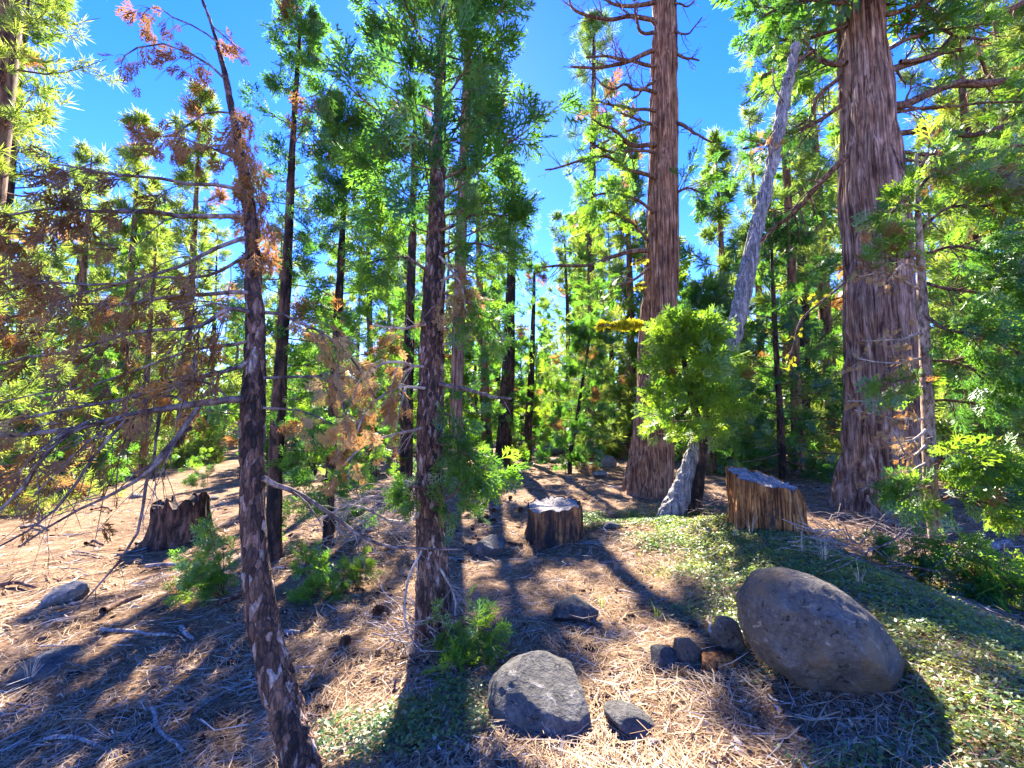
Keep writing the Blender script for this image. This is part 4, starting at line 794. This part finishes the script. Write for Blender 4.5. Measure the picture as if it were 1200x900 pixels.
def log(pts, r, label, mt, name='log', sides=26, cat='log', endmat=None):
    p = np.array([G(*q) for q in pts]); p[:, 2] += r * 0.6; org = p[0].copy(); org[2] -= r * .6; t = thing(name, label, cat, org)
    acc = Acc(); c = spline(p, 30); tube(acc, c, np.linspace(r, r * 0.85, 30), sides, disp=fibre_bark(r * 0.12, 2.0 / r, 15)); obj('bark', acc, mt, t, org, smooth=True)
    e = Acc(); T = nrm(c[1] - c[0]); tube(e, np.stack([c[0] + T * .02, c[0] - T * 0.004, c[0] - T * .006]), [r * 0.93, r * 0.92, r * .3], sides); obj('cut_face', e, endmat or M_CHAR, t, org, smooth=True); return t
log([(397, 614), (392, 592), (385, 580)], 0.10, 'dark round log end poking from the brush behind the dying cedar', M_BARK_DARK)
log([(590, 626), (560, 634), (612, 641)][1:], 0.035, 'dark thin rotten log between bluish rock and charred stump', M_CHAR)
log([(1180, 640), (1120, 655)], 0.06, 'grey log lying in the shade under the lime green cedar', M_WOOD_GREY)

# =================================================================== FALLEN STICKS, BRUSH, CONES, SLABS
def stick(pts, w, label, mt=None, lift=0.012, twigs=3, group=None, name='fallen_stick'):
    p = np.array([G(*q) for q in pts]); d = p[:, 1].mean(); r = 0.5 * w * MPP(d); p[:, 2] += r + lift; org = p[0].copy(); org[2] -= r
    acc = Acc(); limb(acc, None, p, r, r * 0.6, twigs=twigs, tlen=0.12, droop=0.1, sub=False, wig=0.03); return tag(obj(name, acc, mt or M_WOOD_GREY, origin=org, smooth=True), label, 'stick', group)
stick([(118, 742), (150, 742), (175, 748), (205, 750)], 5, 'grey crooked stick on shaded litter, longest of the pair')
stick([(212, 740), (218, 748), (226, 754)], 6, 'short thick grey stick beside the crooked grey stick')
stick([(333, 745), (342, 746), (351, 746)], 6, 'stubby bluish stick at the foot of the dying cedar')
stick([(178, 838), (184, 858), (196, 872), (215, 888)], 5, 'pale forked stick standing out of the shaded litter', lift=0.03)
stick([(52, 872), (90, 870), (115, 878), (142, 896)], 5, 'long curved pale stick near the small dark stone')
stick([(225, 842), (262, 815), (300, 795)], 3, 'thin straight pale stick by the foot of the dying cedar')
stick([(170, 668), (200, 665), (235, 668)], 5, 'pale flat stick in front of the hollow stump', M_TWIG_PALE)
stick([(120, 722), (140, 712), (165, 704)], 8, 'dark broken branch piece beside the pale split rock', M_LIMB)
stick([(255, 712), (275, 704), (292, 696)], 8, 'dark branch piece lying against the dying cedar', M_LIMB)
stick([(835, 758), (832, 742), (828, 728)], 4, 'short white stick leaning on the dark brown angular rock', M_TWIG_PALE, lift=.03)
stick([(500, 745), (518, 760), (536, 772)], 5, 'forked grey stick under the low green bough', M_WOOD_GREY, lift=.03)
for k in range(60):
    x, y = U(0, 1200), U(540, 700) if k < 30 else U(700, 890); a_ = U(-.5, .5); L = U(12, 40)
    stick([(x, y), (x + L * .5, y + L * .2 * a_), (x + L, y + L * .5 * a_)], U(1.2, 2.2), 'thin fallen twig lying on the needle litter', M_TWIG_PALE if k % 2 else M_TWIG, twigs=2, group='fallen twigs on the litter', name='fallen_twig')
for k, (x, y, w, mt_) in enumerate([(120, 600, 26, M_LIMB), (40, 622, 34, M_TWIG), (150, 560, 30, M_LIMB), (60, 560, 40, M_TWIG), (255, 640, 24, M_LIMB), (20, 690, 40, M_LIMB), (170, 640, 22, M_TWIG), (110, 640, 20, M_LIMB)]):
    stick([(x - w / 2, y), (x, y - 3), (x + w / 2, y + 2)], 3.5 + k % 3, 'dark broken branch piece lying on the sunlit straw', mt_, twigs=5, group='dark branch pieces on the sunlit straw', name='fallen_branch')
# brush piles of dead twigs
def brush(x0, x1, y0, y1, n, label, mt, L=0.5, hmax=0.25):
    acc = Acc(); c = G((x0 + x1) / 2, (y0 + y1) / 2)
    for k in range(n):
        q = G(U(x0, x1), U(y0, y1)); q[2] += U(0.0, hmax); d = nrm([U(-1, 1), U(-.6, .6), U(-.35, .45)]); l = L * U(.4, 1.2); e = np.linspace(-.5, .5, 6)[:, None]
        p = q + d * l * e + np.array([0, 0, U(-.3, .3)]) * l * e ** 2 + rng.normal(size=(6, 3)) * .012
        p[:, 2] = np.maximum(p[:, 2], gh(p[:, 0], p[:, 1]) + .004); r = U(.003, .0075); tube(acc, p, np.linspace(r, r * .4, 6), 4)
    o = obj('brush_pile', acc, mt, origin=c, smooth=True); o['kind'] = 'stuff'; return tag(o, label, 'brush')
brush(375, 492, 595, 655, 260, 'tangle of grey dead twigs at the foot of the young cedar', M_TWIG_PALE, .75, .55)
brush(940, 1090, 610, 655, 150, 'tangle of pale dead twigs at the foot of the massive cedar', M_TWIG_PALE, .6, .2)
brush(1000, 1200, 630, 690, 130, 'dark tangle of dead branches under the lime green young cedar', M_TWIG, .7, .25)
brush(820, 860, 590, 615, 60, 'grey twigs piled behind the leaning snag', M_TWIG, .5, .25)
brush(450, 540, 705, 775, 80, 'pale twigs fallen round the foot of the young cedar', M_TWIG_PALE, .45, .2)
def cone(px, py, s_=0.045, mt=None, label='dark open pine cone lying on the litter', group='pine cones on the litter'):
    g = G(px, py); acc = Acc(); ax = nrm([U(-1, 1), U(-1, 1), U(-.1, .5)])
    for k in range(56):
        t = k / 56; an = 2.4 * k; R = s_ * (0.35 + .65 * math.sin(math.pi * min(1, t * .92 + .12)))
        u = nrm(np.cross(ax, [0.3, .2, .9])); w_ = np.cross(ax, u); rd = u * math.cos(an) + w_ * math.sin(an); b = ax * (t - .5) * s_ * 2.3; tp = b + rd * R + ax * s_ * .12
        sd = np.cross(rd, ax) * s_ * .26; acc.add([b + rd * R * .2 - sd * .4, (b + tp) / 2 - sd, tp, (b + tp) / 2 + sd], [[0, 1, 2, 3]], U(0, 1))
    tag(obj('pine_cone', acc, mt or M_CONE, loc=(g[0], g[1], g[2] + s_ * .8)), label, 'pine cone', group)
for x, y in [(562, 606), (570, 608), (578, 613), (563, 613), (546, 584), (561, 592), (568, 594), (578, 601), (524, 628), (590, 588), (598, 586), (610, 600), (404, 758)]: cone(x, y, 0.05)
cone(443, 722, 0.06, label='upright russet pine cone between the two young trees', group=None)
# a flat slab of wood in front of the angular rock
g = G(838, 782); acc = Acc(); v = np.array([[-.11, -.05, 0], [.10, -.07, .03], [.13, .03, .05], [-.07, .06, .02]]); vv = np.vstack([v, v + [0.01, 0, .035]])
acc.add(vv, [[0, 3, 2, 1], [4, 5, 6, 7], [0, 1, 5, 4], [1, 2, 6, 5], [2, 3, 7, 6], [3, 0, 4, 7]]); tag(obj('wood_slab', acc, M_STUMP, loc=g), 'flat broken slab of wood in front of the dark angular rock', 'wood')
# seedlings: green cedar shoots near the ground
def seedling(px, py, ends, label, tint, n=14, tl=.16, slen=.12):
    g = G(px, py); t = thing('cedar_seedling', label, 'seedling', g); wood, leaf = Acc(), Acc()
    for (x, y) in ends: limb(wood, leaf, [g + [0, 0, -.03], (g + P(x, y, g[1])) / 2 + [0, 0, .03], P(x, y, g[1] - U(-.15, .2))], .006, .002, twigs=n, tlen=tl, spr=4, slen=slen, droop=.15, temps=FAN_HI, tint=tint)
    obj('stem', wood, M_LIMB, t, g, smooth=True)['kind'] = 'stuff'; obj('foliage', leaf, M_CEDAR, t, g)['kind'] = 'stuff'
seedling(262, 702, [(215, 650), (240, 612), (205, 690), (262, 640), (230, 672)], 'green cedar seedling in front of the hollow stump', (.45, .75))
seedling(372, 702, [(352, 640), (378, 660), (392, 690), (355, 690)], 'green cedar seedling beside the thin reddish trunk', (.45, .75))
seedling(418, 690, [(405, 648), (430, 650), (420, 670)], 'feathery green seedling under the bent dead branch', (.5, .8), 8)
seedling(318, 655, [(312, 600), (322, 610), (316, 635)], 'small green shoot against the dark trunk behind the dying cedar', (.5, .8), 8)
seedling(245, 575, [(215, 535), (240, 530), (225, 560)], 'low green sprig in the sun behind the hollow stump', (.4, .7), 10, .25, .18)
seedling(1010, 660, [(1030, 632), (1045, 640)], 'green sprig at the crest of the bank by the pale twigs', (.5, .8), 8)

# =================================================================== LITTER AND GROUND COVER
def needles(n, r0, r1, L, W, seed, zmax):
    r_ = np.random.default_rng(seed); rad = r0 * (r1 / r0) ** r_.random(n); th = r_.uniform(-1.1, 1.1, n); x = rad * np.sin(th); y = rad * np.cos(th)
    cl = noise(np.stack([x * 3, y * 3, 0 * x], -1), seed); phi = 2.2 * noise(np.stack([x * 1.6, y * 1.6, 0 * x], -1), seed + 3) + r_.normal(size=n) * 0.9
    l = L * r_.uniform(.5, 1.2, n); w = W * r_.uniform(.6, 1.3, n); k = r_.normal(size=n) * .22; zz = zmax * r_.random(n) ** 2 * (1 + cl); tl = r_.normal(size=n) * .12
    dx, dy = np.cos(phi), np.sin(phi); V = []
    for t in (-.5, 0., .5):
        cx, cy = x + dx * t * l - dy * k * l * t * t * 2, y + dy * t * l + dx * k * l * t * t * 2; cz = gh(cx, cy) + .004 + zz + np.abs(tl * t * l) + (0.012 * (1 - 4 * t * t) * r_.random(n))
        ww = w * (.55 if t else 1); tz = r_.normal(size=n) * .5
        V.append(np.stack([cx - dy * ww * .5, cy + dx * ww * .5, cz - ww * .5 * tz], -1)); V.append(np.stack([cx + dy * ww * .5, cy - dx * ww * .5, cz + ww * .5 * tz], -1))
    V = np.stack(V, 1); f = (np.arange(n) * 6)[:, None, None] + np.array([[0, 1, 3, 2], [2, 3, 5, 4]])[None]
    tint = np.clip(.52 + .26 * r_.normal(size=n) + .18 * cl, 0, 1); return V.reshape(-1, 3), f.reshape(-1, 4), np.repeat(tint, 6)
acc = Acc(); acc.add(*needles(74000, 1.0, 6.5, .16, .0038, 1, .02)); acc.add(*needles(26000, 5.5, 22, .24, .011, 2, .02)); acc.add(*needles(1800, 1.0, 6, .28, .006, 4, .05))
o = obj('needle_litter', acc, M_STRAW); o['kind'] = 'stuff'; tag(o, 'dry straw-coloured pine needles strewn over the ground', 'needle litter')
# curled dry leaves and bark flakes
n = 15000; rad = 1.1 * (7 / 1.1) ** rng.random(n); th = rng.uniform(-1.05, 1.05, n); x = rad * np.sin(th); y = rad * np.cos(th)
keep = noise(np.stack([x * 1.8, y * 1.8, 0 * x], -1), 55) > -0.1; x, y = x[keep], y[keep]; n = len(x)
LEAF = [(np.array([[0, 0, 0], [.45, -.22, .10], [1, 0, .25], [.45, .22, .10], [.5, 0, -.02]]), np.array([[0, 1, 4, 4], [1, 2, 4, 4], [2, 3, 4, 4], [3, 0, 4, 4]]))]
acc = Acc(); an = rng.uniform(0, 6.3, n); scatter(acc, LEAF, np.stack([x, y, gh(x, y) + .012], -1), np.stack([np.cos(an), np.sin(an), rng.normal(size=n) * .25], -1), rng.uniform(.02, .055, n), rng.uniform(.15, .95, n), np.stack([rng.normal(size=n) * .5, rng.normal(size=n) * .5, np.ones(n)], -1))
o = obj('dry_leaf_litter', acc, M_STRAW); o['kind'] = 'stuff'; tag(o, 'curled dry leaves and bark flakes scattered on the ground', 'leaf litter')
n = 2600; rad = 1.1 * (16 / 1.1) ** rng.random(n); th = rng.uniform(-1.08, 1.08, n); x = rad * np.sin(th); y = rad * np.cos(th)
keep = noise(np.stack([x * 1.1, y * 1.1, 0 * x], -1), 57) > -0.05; x, y = x[keep], y[keep]; n = len(x); bx_ = np.array([[a_, b_, c_] for c_ in (-.12, .12) for a_, b_ in ((-.5, -.2), (.5, -.3), (.4, .25), (-.45, .2))])
CH = [(bx_ * (1 + .25 * np.random.default_rng(k).normal(size=bx_.shape)), np.array([[0, 3, 2, 1], [4, 5, 6, 7], [0, 1, 5, 4], [1, 2, 6, 5], [2, 3, 7, 6], [3, 0, 4, 7]])) for k in range(5)]
acc = Acc(); an = rng.uniform(0, 6.3, n); scatter(acc, CH, np.stack([x, y, gh(x, y) + .01], -1), np.stack([np.cos(an), np.sin(an), rng.normal(size=n) * .15], -1), rng.uniform(.015, .07, n) * (1 + .05 * y), rng.random(n), np.stack([rng.normal(size=n) * .25, rng.normal(size=n) * .25, np.ones(n)], -1))
o = obj('bark_litter', acc, tint_mat('bark_chips', [(0.0, (.03, .02, .016)), (.6, (.11, .065, .045)), (.85, (.24, .15, .10)), (1.0, (.35, .30, .27))])); o['kind'] = 'stuff'; tag(o, 'small dark bark chips and crumbs strewn over the needles', 'bark litter')
# green ground cover on the bank and in the shade at the front
def herb_density(x, y):
    d = x - 2.75 - .10 * (y - 4); q = np.stack([x, y, 0 * x], -1)
    edge = .35 * noise(q * 2.2, 61)
    bank = sst(-1.35, -.75, d + edge) * sst(1.0, .3, d + edge) * sst(8.0, 6.5, y + edge) * sst(.6, 1.2, y)
    boul = G(945, 830); hole = ((x - boul[0]) / .42) ** 2 + ((y - boul[1] + .05) / .28) ** 2; bank = bank * sst(.8, 1.3, hole)
    c = G(470, 850); front = sst(1.3, .5, ((x - c[0]) / .50) ** 2 + ((y - c[1]) / .36) ** 2 + edge * 1.4)
    c2 = G(730, 612); far = .7 * sst(1.3, .4, ((x - c2[0]) / 1.3) ** 2 + ((y - c2[1]) / .5) ** 2 + edge * 2)
    return np.clip(np.maximum.reduce([bank, front, far]), 0, 1) * sst(-.55, .1, noise(q * 3.7, 66) + .35)
n = 290000; x = rng.uniform(-1.4, 4.2, n); y = 0.9 + 7.0 * rng.random(n) ** 1.5; keep = rng.random(n) < herb_density(x, y) * .95; x, y = x[keep], y[keep]; n = len(x)
LF = [(np.array([[0, 0, 0], [.5, -.30, .03], [1, 0, -.04], [.5, .30, .03]]), np.array([[0, 1, 2, 3]]))]
acc = Acc(); an = rng.uniform(0, 6.3, n); q = np.stack([x, y, 0 * x], -1)
ti = np.clip(.5 + .4 * noise(q * 2.6, 71) + .16 * rng.normal(size=n) + .38 * sst(1.2, 2.6, x), 0, 1)
scatter(acc, LF, np.stack([x, y, gh(x, y) + .004 + .045 * rng.random(n) * (1 + .6 * noise(q * 6, 73))], -1), np.stack([np.cos(an), np.sin(an), rng.uniform(-.1, .7, n)], -1), rng.uniform(.012, .026, n) * (1 + .1 * y), ti, np.stack([rng.normal(size=n) * .45, rng.normal(size=n) * .45, np.ones(n)], -1))
o = obj('ground_cover', acc, M_HERB); o['kind'] = 'stuff'; tag(o, 'low small-leaved green ground cover over the bank and open soil', 'ground cover')
print('herbs', n)
# grass tufts
def tuft(px, py, n, h, dry):
    g = G(px, py); acc = Acc()
    for k in range(n):
        an, le = U(0, 6.3), U(.15, .8); l = h * U(.5, 1.1); d = np.array([math.cos(an), math.sin(an), 0]); e = np.array([0, .5, 1.0]); p = d[None] * (le * l * e ** 2)[:, None] * .7 + np.array([0, 0, 1]) * (l * e * (1 - .25 * e * le))[:, None] + d * .015
        s_ = np.array([-d[1], d[0], 0]) * .0022; acc.add(np.vstack([p[0] - s_, p[0] + s_, p[1] - s_, p[1] + s_, p[2] - s_ * .2, p[2] + s_ * .2]), [[0, 1, 3, 2], [2, 3, 5, 4]], U(.55, 1.0) if dry else U(.3, .8))
    tag(obj('grass_tuft', acc, M_STRAW if dry else M_HERB, loc=g), 'dry straw grass tuft growing from the ground' if dry else 'thin green grass tuft growing from the ground', 'grass', 'dry grass tufts' if dry else 'green grass tufts')
for x, y, n, h, dr in [(966, 662, 26, .28, 1), (880, 628, 14, .35, 1), (862, 632, 12, .22, 1), (940, 650, 10, .25, 1), (1008, 690, 10, .22, 1), (705, 712, 10, .18, 0), (655, 892, 14, .12, 1), (770, 725, 8, .16, 0), (722, 668, 12, .2, 1), (690, 690, 10, .2, 1), (35, 800, 24, .2, 1), (480, 770, 12, .15, 1), (560, 620, 8, .15, 1), (905, 640, 12, .2, 0), (985, 640, 12, .25, 0)]: tuft(x, y, n, h, dr)
